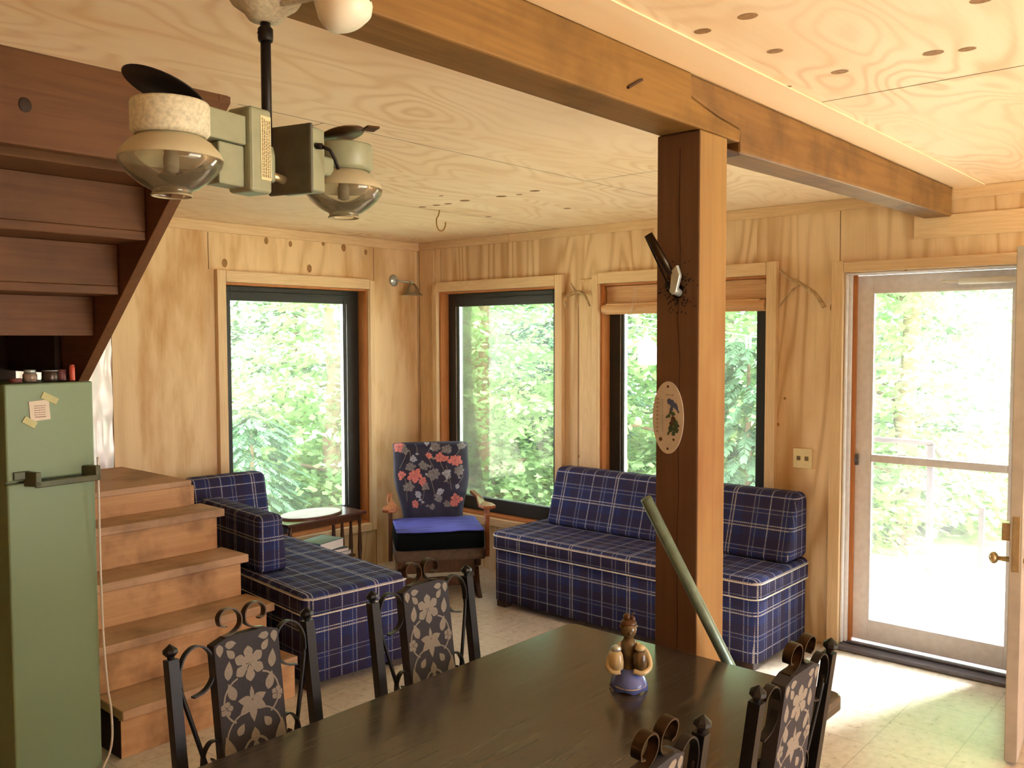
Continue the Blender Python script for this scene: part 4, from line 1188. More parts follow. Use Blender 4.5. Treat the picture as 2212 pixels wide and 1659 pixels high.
# side drape at the left under the arm
mb = MB(); mb.prism([(0.10, 0.28), (0.26, 0.26), (0.26, 0.55), (0.14, 0.52)], 0, -0.30, -0.285); mb.build('side_drape', 'fl_grey', rk, 0.005)
for s_ in (-1, 1):
    mb = MB()
    # arm: narrow at the back, broad paddle in front
    out = [(0.27, 0.30), (0.285, 0.10), (0.27, -0.06), (0.262, -0.16), (0.285, -0.225), (0.335, -0.235), (0.372, -0.20), (0.365, -0.12), (0.325, -0.04), (0.325, 0.10), (0.31, 0.30)]
    zt = lambda y_: 0.575+0.05*math.sin(max(0, min(1, (y_+0.05)/0.35))*math.pi*0.5)*0.4+0.0*y_
    n = len(out)
    mb.add([(s_*x, y_, zt(y_)) for x, y_ in out]+[(s_*x, y_, zt(y_)+0.022) for x, y_ in out], [tuple(range(n)), tuple(range(2*n-1, n-1, -1))]+[(i, i+n, (i+1) % n+n, (i+1) % n) for i in range(n)])
    mb.build('armrest', 'arm_wood', rk, 0.006, 3)
    mb = MB(); mb.prism([(-0.195, 0.574), (-0.10, 0.574), (-0.135, 0.50), (-0.150, 0.40), (-0.155, 0.25), (-0.185, 0.25), (-0.185, 0.45), (-0.20, 0.53)], 0, s_*0.318-0.013, s_*0.318+0.013)
    mb.build('arm_support', 'arm_wood' if s_ > 0 else 'dark_wood', rk, 0.004)
    mb = MB()
    mb.prism([(-0.20, 0.245), (0.20, 0.245), (0.20, 0.20), (0.10, 0.17), (0.16, 0.06), (0.26, 0.0), (0.18, 0.0), (0.0, 0.045), (-0.19, 0.0), (-0.27, 0.0), (-0.16, 0.07), (-0.10, 0.17), (-0.20, 0.20)], 0, s_*0.255-0.016, s_*0.255+0.016)
    mb.build('side_frame', 'dark_wood', rk, 0.005)
boxes('base_rail', [((-0.239, -0.15, 0.15), (0.239, -0.12, 0.235)), ((-0.239, -0.13, 0.055), (0.239, -0.105, 0.115)), ((-0.239, 0.12, 0.08), (0.239, 0.145, 0.20))], 'dark_wood', rk, 0.004)
mb = MB()
NXs = 24
for z0_, z1_, w0, w1 in ((0.255, 0.335, 0.292, 0.30),):
    vs = []; fs = []
    mb.box((-0.295, -0.27, z0_), (0.295, 0.22, z1_))
mb.build('seat_platform', 'brown_cloth', rk, 0.02, 3)
cu = thing('seat_cushion', 'thick velvet cushion on the rocking chair seat, shaded front painted black', 'cushion', (0, 0, 0)); cu.location = RC; cu.rotation_euler.z = RZ
mb = MB(); roundrect_slab(mb, -0.29, 0.29, -0.285, 0.17, 0.337, 0.448, 0.05, 0.02); mb.build('cushion_body', 'velvet_shaded', cu)
# throw: rumpled sheet over the cushion top, lit velvet painted bright blue
mb = MB(); vs = []; fs = []; NA, NB = 34, 26
for j in range(NB+1):
    for i in range(NA+1):
        u = -0.285+0.57*i/NA; v = -0.288+0.45*j/NB
        z = 0.460+0.006*mnoise.noise(Vector((u*7+3, v*16, 0)))+0.004*math.sin(v*60+u*9)*max(0, (u+.05))*1.6
        ed = min(i, NA-i, j)/3
        if ed < 1: z -= 0.006*(1-ed)
        z = max(z, 0.4535)
        u2, v2 = u, v
        if i in (0, NA) and j == 0: u2 *= 0.97; v2 *= .97
        vs.append((u2, v2, z))
for j in range(NB):
    for i in range(NA):
        a = j*(NA+1)+i; fs.append((a, a+1, a+NA+2, a+NA+1))
mb.add(vs, fs, 0, True)
bt = mb.build('throw_blanket', 'velvet_lit'); bt.location = RC; bt.rotation_euler.z = RZ
bt.modifiers.new('solid', 'SOLIDIFY').thickness = 0.004
tag(bt, 'rumpled throw over the rocking chair cushion, lit navy velvet painted bright blue', 'blanket')

# ------------------------------------------------------------------ side table, tray, books
sd = thing('side_table', 'small dark wood side table with turned spindle ends, under the back window', 'table', (3.30, 4.735, 0.0))
SW, SD_, SH = 0.635, 0.355, 0.52
boxes('tabletop', [((0, 0, SH-0.018), (SW, SD_, SH))], 'table_wood_small', sd, 0.005, seg=3)
boxes('apron', [((0.04, 0.03, SH-0.06), (SW-0.04, 0.045, SH-0.0185)), ((0.04, SD_-0.045, SH-0.06), (SW-0.04, SD_-0.03, SH-0.0185))], 'dark_wood', sd, 0.002)
sp = [(0.012, 0.0), (0.009, 0.03), (0.013, 0.09), (0.015, 0.13), (0.010, 0.17), (0.017, 0.178), (0.010, 0.186), (0.016, 0.26), (0.013, 0.34), (0.009, 0.42), (0.013, 0.44), (0.012, SH-0.019)]
for ex in (0.035, SW-0.035):
    for k in range(4):
        mb = MB(); mb.lathe(sp, (ex, 0.035+k*(SD_-0.07)/3, 0), 14); mb.build('spindle_leg', 'dark_wood', sd)
boxes('lower_shelf', [((0.045, 0.05, 0.21), (SW-0.06, SD_-0.05, 0.226))], 'dark_wood', sd, 0.003)
tr = thing('oval_tray', 'oval tray covered with pale blue-green papers on the side table', 'tray', (3.60, 4.905, SH+0.0006), R(0))
mb = MB()
ell = lambda a, b, n=40: [(a*math.cos(2*math.pi*k/n), b*math.sin(2*math.pi*k/n)) for k in range(n)]
mb.prism(ell(0.225, 0.15), 2, 0.0, 0.006); mb.build('tray_base', 'arm_wood', tr)
mb = MB(); mb.tube([(x, y_, 0.007) for x, y_ in ell(0.225, 0.15)], 0.004, 8, closed=True); mb.build('rim', 'dark_wood', tr)
pm = MB(); pm.prism(ell(0.219, 0.144), 2, 0.004, 0.007)
pmo = pm.build('paper_map', 'map_paper'); pmo.location = (3.60, 4.905, SH+0.0075); tag(pmo, 'pale printed paper lying on the oval tray by the window', 'paper')
bk = [('olive clothbound book, lowest of the stack under the side table', 0.30, 0.21, 0.030, 'book_olive', 6, (3.70, 4.895)), ('dark grey book, middle of the stack under the side table', 0.27, 0.20, 0.026, 'can_dark', -4, (3.69, 4.89)), ('thick teal book, topmost of the stack under the side table', 0.24, 0.19, 0.062, 'book_teal', 12, (3.665, 4.885))]
z = 0.2266
for lab, bw_, bd, bh, mt, rz_, (bx_, by_) in bk:
    b = thing('book', lab, 'book', (bx_, by_, z), R(rz_), 'books stacked under the side table')
    boxes('cover', [((-bw_/2, -bd/2, 0), (bw_/2, bd/2, 0.003)), ((-bw_/2, -bd/2, bh-0.003), (bw_/2, bd/2, bh)), ((-bw_/2, -bd/2, 0.003), (-bw_/2+0.004, bd/2, bh-0.003))], mt, b, 0.001)
    boxes('pages', [((-bw_/2+0.0045, -bd/2+0.004, 0.0032), (bw_/2-0.004, bd/2-0.004, bh-0.0032))], 'pages', b)
    if 'teal' in lab:
        boxes('cover_plate', [((-bw_/2+0.01, -bd/2+0.01, bh), (bw_/2-0.01, bd/2-0.01, bh+0.0006))], 'book_grey', b)
    z += bh+0.0008

# ------------------------------------------------------------------ hanging twin gas lamp
lp = thing('gas_lamp', 'twin-headed gas lamp hanging on a black rod, two glass globes', 'lamp', (0.987*0.923, 1.465*0.923, 1.69*0.077))
lp.scale = (0.923,)*3
# local axis u: from the left head to the right head
A = Vector((0.772, 1.424, 0)) - Vector((0.987, 1.465, 0)); B_ = Vector((1.215, 1.527, 0)) - Vector((0.987, 1.465, 0))
mb = MB(); mb.tube([(0, 0, 2.28), (0, 0, 2.045)], 0.0095, 12); mb.lathe([(0.013, 2.245), (0.014, 2.25), (0.014, 2.268), (0.010, 2.272)], seg=12)
mb.tube([(-0.016, 0, 2.258), (0.0, 0, 2.258)], 0.003, 6); mb.build('hanging_rod', 'lamp_dark', lp)
mb = MB(); mb.lathe([(0.012, 1.985), (0.014, 1.99), (0.014, 2.035), (0.011, 2.05)], seg=14); mb.build('tee_joint', 'lamp_green', lp)
mb = MB(); mb.tube([(0, 0, 2.0), B_*0.24+Vector((0, 0, 1.995))], 0.008, 10); mb.tube([(0, 0, 2.0), A*0.3+Vector((0, 0, 1.995))], 0.008, 10); mb.build('gas_arm', 'brass', lp)
def head(P, zc, gR, gh, boxpos, left):
    d = P.normalized(); ang = math.atan2(P.y, P.x)
    # globe
    prof = [(0.34, 0.50), (0.55, 0.44), (0.78, 0.30), (0.95, 0.12), (1.0, 0.0), (0.96, -0.11), (0.84, -0.26), (0.66, -0.41), (0.48, -0.52), (0.38, -0.56), (0.36, -0.58), (0.37, -0.66), (0.40, -0.68)]
    pr = [(r*gR, z*gh) for r, z in prof]
    mb = MB(); mb.lathe_open(pr, (P.x, P.y, zc), 40, mis=[0, 0, 0, 0]+[1]*9)
    g = mb.build('glass_globe', ['globe_top', 'globe'], lp); so = g.modifiers.new('solid', 'SOLIDIFY'); so.thickness = 0.0016
    mb = MB(); mb.tube([(P.x+0.385*gR*math.cos(a), P.y+0.385*gR*math.sin(a), zc-0.67*gh) for a in [2*math.pi*k/32 for k in range(32)]], 0.0016, 6, closed=True); mb.build('rim', 'globe_top', g)
    mb = MB(); mb.lathe([(0.012, zc+0.36*gh), (0.011, zc+0.1*gh), (0.013, zc+0.02*gh), (0.012, zc-0.22*gh), (0.004, zc-0.26*gh)], (P.x, P.y, 0), 14); mb.build('mantle', 'mantle', lp)
    # reflector under the collar, inside the globe
    mb = MB(); mb.lathe([(0.36*gR, zc+0.49*gh), (0.50*gR, zc+0.40*gh), (0.48*gR, zc+0.385*gh)], (P.x, P.y, 0), 28); mb.build('reflector', 'lamp_white', lp)
    # collar
    cr = 0.062*gR/0.081
    z0_, z1_ = zc+0.42*gh, zc+0.42*gh+0.055*gR/0.081
    mb = MB(); mb.lathe([(cr*0.9, z0_), (cr, z0_+0.008), (cr, z1_-0.004), (cr*0.97, z1_)], (P.x, P.y, 0), 28); mb.build('burner_collar', 'lamp_white' if left else 'lamp_green', lp)
    return z0_, z1_, cr
z0_, z1_, cr = head(A, 1.990, 0.083, 0.089, None, True)
mb = MB(); mb.lathe([(0.0, 0.0), (0.066, 0.001), (0.068, 0.003), (0.0, 0.004)], (0, 0, 0), 32, mat=Matrix.Translation((A.x-0.008, A.y+0.008, z1_+0.022)) @ Matrix.Rotation(R(16), 4, Vector((0.75, 0.66, 0))) @ Matrix.Rotation(R(-13), 4, Vector((0.66, -0.75, 0))))
mb.build('heat_deflector', 'lamp_dark', lp)
z0b, z1b, crb = head(B_, 2.006, 0.081, 0.088, None, False)
mb = MB()
mtx = Matrix.Translation((B_.x, B_.y, z1b+0.022)) @ Matrix.Rotation(R(-13), 4, Vector((0.75, 0.66, 0))) @ Matrix.Rotation(R(-5), 4, Vector((0.66, -0.75, 0)))
mb.lathe([(0.0, 0.0), (0.046, 0.001), (0.047, 0.003), (0.0, 0.004)], (0, 0, 0), 32, mat=mtx)
mb.box((0.028, -0.052, 0.0), (0.060, -0.030, 0.004), mat=mtx)
mb.build('heat_deflector', 'deflector', lp)
# housings: local x along each arm
def frame_from(P): return Matrix.Rotation(math.atan2(P.y, P.x), 4, 'Z')
fa = frame_from(A); fb = frame_from(B_)
mb = MB(); mb.box((0.012, -0.036, 1.958), (0.066, 0.026, 2.112), mat=fa); hs = mb.build('left_housing', 'lamp_green', lp, 0.008, 3)
mb = MB(); mb.box((0.0665, -0.020, 2.040), (A.length-cr*0.9, 0.016, 2.092), mat=fa); mb.box((0.0665, -0.030, 1.965), (0.125, 0.010, 2.039), mat=fa); mb.build('burner_arm', 'lamp_green', lp, 0.003)
# label on the housing, facing the viewer (-y side of the room)
mb = MB(); mb.box((0.017, 0.0263, 1.982), (0.042, 0.0268, 2.098), mat=fa); lb = mb.build('label', 'label', hs)
mb = MB(); rn = random.Random(4)
for c in range(5):
    x = 0.0195+c*0.0044; z = 1.987
    while z < 2.090:
        l_ = 0.002+0.006*rn.random(); mb.box((x, 0.0269, z), (x+0.0016, 0.0272, min(z+l_, 2.094)), mat=fa); z += l_+0.0012
mb.build('label_text', 'print_dark', lb)
# right housing
mb = MB(); mb.box((0.046, -0.066, 1.968), (0.054, 0.040, 2.100), mat=fb); mb.build('back_panel', 'lamp_grey', lp, 0.004)
mb = MB(); mb.box((0.0545, -0.060, 1.974), (0.098, 0.034, 2.096), mat=fb); mb.box((0.100, -0.02, 2.02), (B_.length-crb*0.9, 0.02, 2.06), mat=fb); mb.build('right_housing', 'lamp_green', lp, 0.006, 3)
mb = MB(); mb.tube([fb @ Vector((0.068, -0.059, 2.06)), fb @ Vector((0.070, -0.074, 2.058))], 0.006, 8); mb.tube([fb @ Vector((0.070, -0.072, 2.058)), fb @ Vector((0.080, -0.084, 2.052)), fb @ Vector((0.090, -0.088, 2.036)), fb @ Vector((0.098, -0.090, 2.018))], 0.0035, 8); mb.build('valve_lever', 'lamp_dark', lp)

# ceiling fixture above it
cf_ = thing('ceiling_fixture', 'white fixture with a bullet spotlight under the beam, at the top edge', 'light fixture', (0.911, 1.352, 0.0))
mb = MB(); mb.lathe([(0.014, 2.234), (0.028, 2.238), (0.036, 2.25), (0.056, 2.264), (0.062, 2.274), (0.060, 2.283)], seg=32); mb.build('canopy', 'lamp_white', cf_)
mb = MB()
hd_ = Vector((0.062, -0.135, 2.248)); ax = (Vector((0.656, -0.755, 0))*0.38+Vector((0, 0, -0.92))).normalized()
q = ax.to_track_quat('Z', 'Y').to_matrix().to_4x4()
mb.lathe([(0.028, -0.10), (0.036, -0.07), (0.044, -0.02), (0.047, 0.004), (0.045, 0.018), (0.038, 0.030), (0.024, 0.037), (0.0, 0.039)], (0, 0, 0), 32, mat=Matrix.Translation(hd_) @ q)
mb.build('spotlight_head', 'white_paint', cf_)
mb = MB(); mb.tube([(0.0, -0.03, 2.262), (0.02, -0.085, 2.262), hd_ - ax*0.03], 0.009, 10); mb.build('swivel_arm', 'lamp_white', cf_)
mb = MB(); mb.lathe([(0.0, 0), (0.008, 0.0), (0.008, 0.001), (0, 0.001)], (0, 0, 0), 16, mat=Matrix.Translation(hd_+Vector((0.018, -0.043, 0.006))) @ Vector((.35, -1, -.1)).to_track_quat('Z', 'Y').to_matrix().to_4x4()); mb.build('maker_mark', 'print_dark', cf_)

# ------------------------------------------------------------------ small things on the walls
wl = thing('glass_wall_lamp', 'small clear glass and chrome wall lamp in the corner', 'lamp', (4.55, Y-0.0018, 2.13))
mb = MB(); mb.lathe([(0.0, 0), (0.040, 0.001), (0.044, 0.008), (0.034, 0.016), (0.018, 0.024), (0.0, 0.026)], (0, 0, 0), 24, mat=Matrix.Rotation(R(90), 4, 'X')); mb.build('wall_plate', 'spacer', wl)
mb = MB(); mb.tube([(0, -0.02, 0), (0.06, -0.07, -0.01), (0.115, -0.075, -0.012)], 0.006, 8); mb.sphere((0.12, -0.075, -0.012), 0.014); mb.build('arm', 'spacer', wl)
mb = MB(); mb.lathe_open([(0.018, -0.02), (0.030, -0.035), (0.045, -0.06), (0.062, -0.095), (0.080, -0.108)], (0.125, -0.075, 0.0), 28); g = mb.build('glass_shade', 'shade_glass', wl); g.modifiers.new('solid', 'SOLIDIFY').thickness = 0.0015
mb = MB(); mb.tube([(0.125+0.080*math.cos(a), -0.075+0.080*math.sin(a)*0.8, -0.108) for a in [2*math.pi*k/28 for k in range(28)]], 0.0016, 6, closed=True); mb.build('rim', 'globe_top', g)

mb = MB(); mb.tube(smooth_path([(3.66, 3.73, H-0.0005), (3.652, 3.73, 2.40), (3.636, 3.73, 2.375), (3.640, 3.73, 2.335), (3.66, 3.73, 2.313), (3.69, 3.73, 2.318), (3.707, 3.73, 2.345), (3.708, 3.73, 2.365)], 6), 0.0035, 8)
tag(mb.build('wire_hook', 'wire'), 'thin rusty wire hook hanging from the ceiling near the corner', 'hook')

an = thing('antler', 'curved horn-like antler tine mounted between the two right windows', 'antler')
mb = MB()
P = lambda y_, z_, d=0.02: (X-d, y_, z_)
mb.tube(smooth_path([P(3.672, 1.885, .03), P(3.675, 1.93, .05), P(3.65, 1.97, .05), P(3.60, 1.995, .03), P(3.55, 1.99, .03), P(3.505, 1.96, .05), P(3.478, 1.90, .04)], 6), [0.006+0.007*math.sin(math.pi*k/36) for k in range(37)], 8)
mb.build('main_beam', 'antler', an)
mb = MB(); mb.tube(smooth_path([P(3.60, 1.995, .03), P(3.603, 2.025, .05), P(3.622, 2.055, .055)], 5), [0.009, 0.009, 0.008, 0.008, 0.007, 0.006, 0.006, 0.005, 0.004, 0.004, 0.003], 8); mb.build('tine', 'antler', an)

br = thing('driftwood_branch', 'forked pale driftwood branch fixed between the blind and the door', 'branch')
mb = MB(); mb.tube(smooth_path([P(2.165, 2.065, .045), P(2.11, 2.02, .04), P(2.066, 1.995, .035), P(1.99, 1.945, .03), P(1.945, 1.90, .04), P(1.918, 1.855, .035)], 6), [0.008+0.006*k/30 for k in range(31)], 8); mb.build('main_stem', 'antler', br)
mb = MB(); mb.tube(smooth_path([P(2.055, 1.985, .035), P(2.10, 1.95, .04), P(2.15, 1.89, .045), P(2.165, 1.865, .045)], 6), [0.009-0.005*k/18 for k in range(19)], 8); mb.tube([P(2.068, 1.985, .035), P(2.066, 2.02, .05)], [0.007, 0.003], 8); mb.build('side_stem', 'antler', br)

ol = thing('wall_outlet', 'ivory double outlet plate on the wall between sofa and door', 'outlet', (X-0.0015, 2.04, 1.02))
boxes('cover_plate', [((-0.006, -0.055, -0.055), (0, 0.055, 0.055))], 'outlet', ol, 0.003)
boxes('socket', [((-0.0068, 0.012, -0.012), (-0.006, 0.034, 0.012)), ((-0.0068, -0.034, -0.012), (-0.006, -0.012, 0.012))], 'outlet_slot', ol, 0.001)

bl = thing('window_blind', 'tan roll-up blind drawn to the top of the window behind the post', 'blind')
b0_, b1_ = 2.285, 3.39
boxes('slat_drop', [((X+0.03, b0_, 1.915), (X+0.036, b1_, 2.022)), ((X+0.022, b0_, 2.0), (X+0.045, b1_, 2.028))], 'blind', bl, 0.002)
mb = MB(); mb.tube([(X+0.010, b0_-0.012, 1.878), (X+0.010, b1_+0.012, 1.878)], 0.034, 14); mb.box((X-0.012, b0_+.02, 1.845), (X+0.0, b1_-.02, 1.915)); mb.build('rolled_blind', 'blind', bl, 0.003)
mb = MB()
for yy in (3.14, 2.55):
    mb.tube([(X-0.026, yy, 2.02), (X-0.027, yy+0.01, 1.93), (X-0.028, yy+0.03, 1.84)], 0.0014, 6); mb.tube([(X-0.026, yy-.02, 2.02), (X-0.027, yy-.015, 1.93), (X-0.028, yy+0.03, 1.84)], 0.0014, 6)
mb.build('pull_cord', 'rope', bl)

# ------------------------------------------------------------------ outdoors
GZ = -0.72
S(boxes('ground', [((-30, -30, GZ-0.3), (60, 50, GZ))], 'ground'), 'pale sunlit ground outside')
# foundation under the floor
S(boxes('wall_foundation', [((XL-WT+.02, YF-WT+.02, GZ), (X+WT-.02, Y+WT-.02, -0.121))], 'tar'), 'foundation below the floor')
dk = S(empty('deck'), 'pale entry deck outside the glass door')
boxes('deck_boards', [((X+WT+0.004+i*0.145, 0.3, -0.13), (X+WT+0.004+i*0.145+0.14, 3.1, -0.095)) for i in range(9)], 'deck', dk)
mb = MB()
for i in range(44): mb.box((6.30+i*0.0285, 0.9, -0.125), (6.30+i*0.0285+0.006, 3.1, -0.10))
for k in range(9): mb.box((6.29, 0.9+k*0.274, -0.13), (7.56, 0.912+k*0.274, -0.10))
mb.box((6.285, 0.3, -0.15), (6.296, 3.1, -0.095))
mb.build('metal_grating', 'grate', dk)
boxes('deck_post', [((6.2, 0.4, GZ), (6.28, 0.48, -0.15)), ((6.2, 2.95, GZ), (6.28, 3.03, -0.15)), ((7.48, 2.95, GZ), (7.56, 3.03, -0.13)), ((7.48, 0.9, GZ), (7.56, 0.98, -0.13))], 'rail', dk)
rl = thing('deck_railing', 'grey metal railing with a handrail sloping down the outside steps', 'railing')
mb = MB()
rx, ry = 7.25, 2.06
mb.tube([(rx, 3.08, 0.885), (rx, ry, 0.885)], 0.022, 8); mb.build('top_rail', 'rail', rl)
mb = MB(); mb.tube([(rx, ry, 0.885), (9.35, 2.06, -0.09)], 0.018, 8); mb.build('sloping_handrail', 'rail', rl)
mb = MB(); mb.box((rx-0.022, ry-0.022, -0.098), (rx+0.022, ry+0.022, 0.865)); mb.build('rail_post', 'rail', rl)
mb = MB(); mb.box((8.78, ry-0.022, GZ), (8.824, ry+0.022, 0.17)); mb.build('rail_post', 'rail', rl)
mb = MB(); mb.box((rx-0.022, 3.05, -0.098), (rx+0.022, 3.094, 0.865)); mb.build('rail_post', 'rail', rl)

# clothesline
cl = thing('clothesline', 'double white clothesline crossing outside the blind window', 'clothesline')
for dz in (0.0, -0.066):
    mb = MB(); mb.tube([(X+WT+0.001, 3.575, 1.885+dz), (9.25, 4.21, 1.655+dz)], 0.003, 6); mb.build('line', 'white_glow', cl)
mb = MB(); mb.tube([(8.25, 4.045, 1.585), (8.25, 4.045, 1.72)], 0.010, 8); mb.tube([(8.25, 4.085, 1.585), (8.25, 4.085, 1.72)], 0.010, 8); mb.build('line_spreader', 'white_glow', cl)
boxes('support_post', [((9.25, 4.16, GZ), (9.32, 4.26, 1.95))], 'bark', cl)
jg = thing('plastic_jug', 'white plastic jug hanging from the clothesline outside the blind window', 'jug', (5.82, 3.695, 1.49))
mb = MB(); mb.lathe([(0.06, 0), (0.072, 0.01), (0.075, 0.12), (0.06, 0.165), (0.025, 0.195), (0.022, 0.22)], seg=20); mb.build('body', 'white_glow', jg)
mb = MB(); mb.tube([(0, 0, 0.215), (0, 0, 0.285)], 0.004, 6); mb.build('hanger', 'white_glow', jg)

# ---- foliage generators
def leaf_quad(vs, fs, c, d, up, L, W_, fold=0.25):
    d = d.normalized(); sd = d.cross(up)
    if sd.length < 1e-3: sd = Vector((1, 0, 0))
    sd.normalize(); nn = sd.cross(d)
    b = len(vs)
    vs.append(c); vs.append(c+d*L*0.45+sd*W_-nn*W_*fold); vs.append(c+d*L); vs.append(c+d*L*0.45-sd*W_-nn*W_*fold)
    fs.append((b, b+1, b+2)); fs.append((b, b+2, b+3))

def broad_foliage(seed, rx_, rz_, n_spray, per, L, droop=0.35):
    rn = random.Random(seed); vs = []; fs = []
    for i in range(n_spray):
        a = rn.random()*6.283; rr = rx_*math.sqrt(rn.random()); z = rn.uniform(-rz_, rz_)
        k = math.sqrt(max(0, 1-(z/rz_)**2*0.6)); c = Vector((rr*k*math.cos(a), rr*k*math.sin(a), z))
        R0 = 0.16+0.22*rn.random(); tilt = Vector((rn.gauss(0, .25), rn.gauss(0, .25), 1)).normalized()
        outd = Vector((math.cos(a), math.sin(a), -0.3))
        for k2 in range(per):
            a2 = rn.random()*6.283; r2 = R0*math.sqrt(rn.random())
            p = c+Vector((r2*math.cos(a2)*1.5, r2*math.sin(a2)*1.5, rn.gauss(0, .035)-r2*0.3))
            d = Vector((math.cos(a2)+outd.x*.6+rn.gauss(0, .4), math.sin(a2)+outd.y*.6+rn.gauss(0, .4), -droop+rn.gauss(0, .3)))
            l_ = L*rn.uniform(.7, 1.2)
            leaf_quad(vs, fs, p, d, tilt+Vector((rn.gauss(0, .3), rn.gauss(0, .3), 0)), l_, l_*0.36)
    return vs, fs
def cedar_foliage(seed, rx_, hh, n_br, L):
    rn = random.Random(seed); vs = []; fs = []
    for i in range(n_br):
        a = rn.random()*6.283; z = hh*rn.random(); rr = rx_*(1-0.55*z/hh)*rn.uniform(.35, 1)
        c = Vector((rr*math.cos(a), rr*math.sin(a), z)); out = Vector((math.cos(a), math.sin(a), -0.55)); sd = Vector((-math.sin(a), math.cos(a), 0))
        ln = 0.34*rn.uniform(.6, 1.3)
        for k in range(9):
            t = k/9; p = c+out*ln*t
            for s_ in (-1, 1):
                d = (out*0.8+sd*s_*(0.9-0.4*t)+Vector((0, 0, rn.gauss(-.15, .2))))
                leaf_quad(vs, fs, p, d, Vector((rn.gauss(0, .2), rn.gauss(0, .2), 1)), L*(1.15-0.6*t), L*0.17, 0.1)
    return vs, fs
def fern_foliage(seed, n_fr, L):
    rn = random.Random(seed); vs = []; fs = []
    for i in range(n_fr):
        a = 6.283*i/n_fr+rn.gauss(0, .2); ln = L*rn.uniform(.75, 1.15); out = Vector((math.cos(a), math.sin(a), 0)); sd = Vector((-math.sin(a), math.cos(a), 0))
        prev = None
        for k in range(15):
            t = (k+1)/15; p = out*ln*t*0.85+Vector((0, 0, ln*(0.95*t-0.85*t*t)))
            w = 0.17*ln*math.sin(math.pi*(0.12+0.86*t))*1.1
            for s_ in (-1, 1):
                leaf_quad(vs, fs, p, sd*s_+out*0.45+Vector((0, 0, -.1)), Vector((0, 0, 1)), w, 0.020*ln/0.6, 0.0)
    return vs, fs
def foliage_obj(name, vf, mat, parent):
    mb = MB(); mb.v = [tuple(v) for v in vf[0]]; mb.f = vf[1]; mb.mi = [0]*len(mb.f); mb.sm = [False]*len(mb.f)
    return mb.build(name, mat, parent)

def make_tree(name, label, kind, seed, h, rx_, rz_, ns, per, L, mat, lean=0.0):
    t = thing(name, label, 'tree')
    mb = MB(); rn = random.Random(seed)
    pts = [(lean*k*.3+rn.gauss(0, .03), rn.gauss(0, .03), h*k/6) for k in range(7)]
    mb.tube(pts, [0.12*(1-0.08*k) for k in range(7)], 9); mb.build('trunk', 'bark', t)
    mb = MB()
    for k in range(9):
        a = rn.random()*6.28; z = h*rn.uniform(.15, .8)
        mb.tube([(0, 0, z), (rx_*.4*math.cos(a), rx_*.4*math.sin(a), z+.15), (rx_*.85*math.cos(a), rx_*.85*math.sin(a), z+.1)], [0.03, 0.018, 0.006], 6)
    mb.build('branches', 'bark', t)
    f = foliage_obj('foliage', broad_foliage(seed, rx_, rz_, ns, per, L), mat, t); f.location = (0, 0, h*0.5+.1)
    return t
def place(t, x, y_, rz_=0, s_=1.0, label=None, z=GZ):
    t.location = (x, y_, z); t.rotation_euler.z = rz_; t.scale = (s_, s_, s_)
    if label: t['label'] = label
    return t

# near maples (leaves large in the windows)
m1 = make_tree('maple_tree', 'pale green maple whose layered branches fill the back window', 'maple', 21, 3.9, 1.35, 1.75, 330, 26, 0.115, 'leaf_a')
place(m1, 6.45, 8.35)
m2 = place(copy_tree(m1), 7.9, 7.3, 2.1, 0.95, 'pale green maple reaching into the left side of the corner window')
m3 = place(copy_tree(m1), 9.4, 5.55, 4.0, 1.05, 'pale green maple outside the blind window beyond the clothesline')
m4 = place(copy_tree(m1), 10.9, 3.35, 1.0, 1.15, 'bright maple standing beyond the deck railing, seen through the door')
m5 = place(copy_tree(m1), 8.95, 9.0, 5.2, 1.0, 'pale green maple at the right side of the corner window')
for t in (m1, m2, m3, m4, m5): t['group'] = 'maples close to the house'
# far mixed trees
f1 = make_tree('forest_tree', 'mid green tree of the forest edge straight behind the back window', 'far', 33, 6.0, 1.55, 2.9, 420, 22, 0.15, 'leaf_b')
spots = [(7.0, 12.2, 0, 1.0, 'mid green forest tree straight behind the back window'), (9.3, 13.0, 1, 1.1, 'mid green forest tree behind the right half of the back window'), (5.0, 12.8, 2, 1.1, 'forest tree left of the back window view'),
    (11.6, 11.0, 3, 1.1, 'forest tree behind the left half of the corner window'), (13.2, 9.2, 4, 1.1, 'forest tree behind the right half of the corner window'), (14.3, 7.4, 5, 1.1, 'forest tree behind the left half of the blind window'),
    (14.8, 5.2, 6, 1.15, 'forest tree behind the left edge of the door view'), (15.6, 3.0, 1.5, 1.2, 'forest tree behind the right half of the door view')]
for i, (x, y_, rz_, s_, lab) in enumerate(spots):
    t = f1 if i == 0 else copy_tree(f1)
    place(t, x, y_, rz_, s_, lab); t['group'] = 'forest edge trees'
# maple crown added out of frame to block sun from the right windows
tm = thing('sun_block_maple', 'added unseen maple crown above the deck that blocks sun from the right windows', 'tree', (8.55, 3.28, GZ))
mb = MB(); mb.tube([(0, 0, 0), (0.0, 0, 2.4), (-0.15, -0.3, 4.0), (-0.3, -0.6, 5.6)], [0.16, 0.13, 0.10, 0.04], 10); mb.build('trunk', 'bark', tm)
foliage_obj('foliage', broad_foliage(91, 1.95, 1.5, 900, 24, 0.14), 'leaf_a', tm).location = (-0.35, -1.0, 5.15)
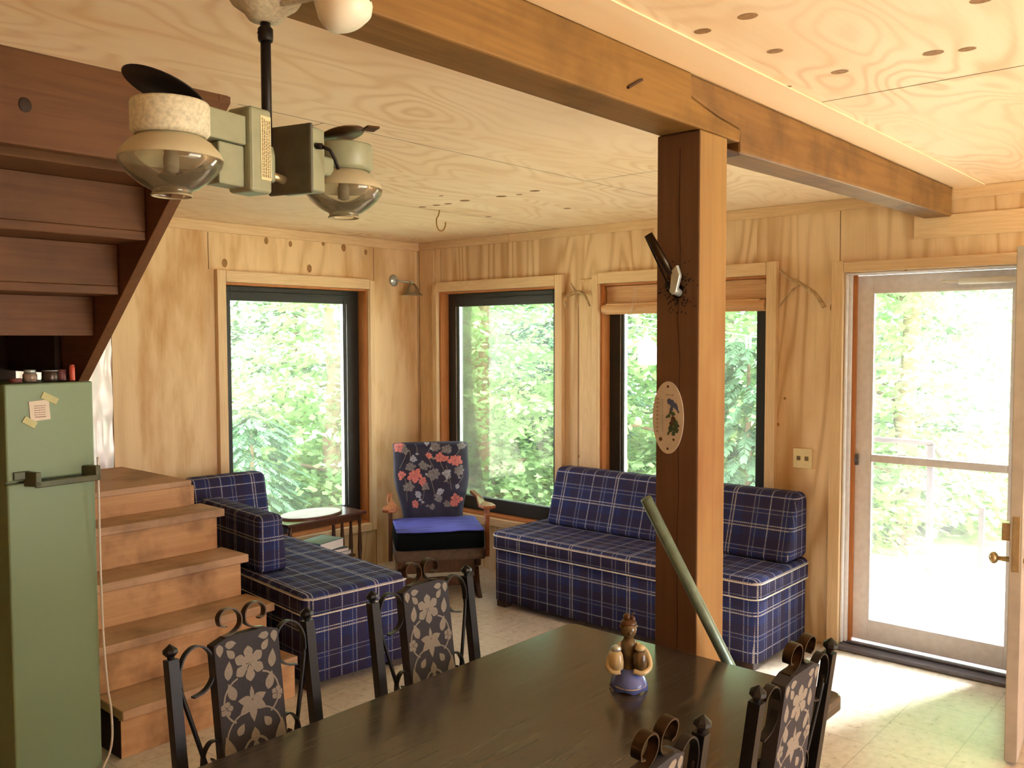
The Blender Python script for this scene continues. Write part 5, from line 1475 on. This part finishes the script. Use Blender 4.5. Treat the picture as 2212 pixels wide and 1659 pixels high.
# cedars
cd = thing('cedar_tree', 'feathery blue-green cedar low in the back window', 'tree')
mb = MB(); mb.tube([(0, 0, 0), (0, 0, 2.4)], [0.07, 0.02], 8); mb.build('trunk', 'bark', cd)
foliage_obj('foliage', cedar_foliage(5, 1.05, 2.7, 620, 0.13), 'leaf_c', cd)
place(cd, 5.15, 8.0, 0, 0.60)
cd2 = place(copy_tree(cd), 9.25, 4.55, 2, 0.9, 'feathery cedar low in the blind window'); cd3 = place(copy_tree(cd), 10.3, 7.9, 4, 1.1, 'feathery cedar low in the corner window')
for t in (cd, cd2, cd3): t['group'] = 'cedars by the house'
# ferns and undergrowth
fe = thing('fern', 'yellow-green fern at the foot of the back window', 'fern')
foliage_obj('fronds', fern_foliage(3, 13, 0.75), 'leaf_f', fe)
fs_ = [(6.1, 7.25, 1.3), (6.65, 7.1, 1.2), (5.75, 6.9, 1.1), (7.2, 7.9, 1.3), (7.6, 6.6, 1.2), (8.3, 6.7, 1.3), (8.6, 7.6, 1.3), (7.9, 5.9, 1.1), (6.4, 6.5, 1.0)]
fl_ = ['fern low in the middle of the back window', 'fern at the lower right of the back window', 'fern behind the plaid backrest in the back window', 'fern standing between the back and corner window views', 'yellow fern at the lower left of the corner window', 'yellow fern in the lower middle of the corner window', 'fern deeper in the corner window view', 'fern at the lower right of the corner window', 'small fern right outside the house corner']
for i, (x, y_, s_) in enumerate(fs_):
    t = fe if i == 0 else copy_tree(fe)
    place(t, x, y_, i*1.3, s_, fl_[i], z=GZ); t['group'] = 'ferns outside the corner'
ub = thing('undergrowth_bush', 'low leafy bush', 'bush')
foliage_obj('foliage', broad_foliage(77, 1.0, 0.42, 150, 26, 0.10), 'leaf_u', ub).location = (0, 0, 0.42)
us = [(6.9, 9.4, 1.2), (8.3, 10.2, 1.3), (5.9, 9.0, 1.1), (9.9, 9.3, 1.3), (10.2, 6.9, 1.3), (9.2, 7.6, 1.1), (10.8, 5.6, 1.3), (9.7, 3.9, 1.0), (12.2, 4.3, 1.4), (12.6, 2.9, 1.4), (8.0, 11.2, 1.4), (11.6, 8.2, 1.4)]
ul = ['bush under the maple in the back window', 'bush deeper in the back window view', 'bush at the lower left of the back window', 'bush deeper in the corner window view', 'bush in the lower right of the corner window', 'bush behind the yellow ferns in the corner window', 'bush in the lower blind window', 'bush left of the deck railing in the door view', 'bush behind the railing post in the door view', 'bush beyond the sloping handrail', 'bush at the forest edge in the back window', 'bush at the forest edge in the corner window']
for i, (x, y_, s_) in enumerate(us):
    t = ub if i == 0 else copy_tree(ub)
    place(t, x, y_, i*0.9, s_, ul[i], z=GZ); t['group'] = 'bushes between house and forest'
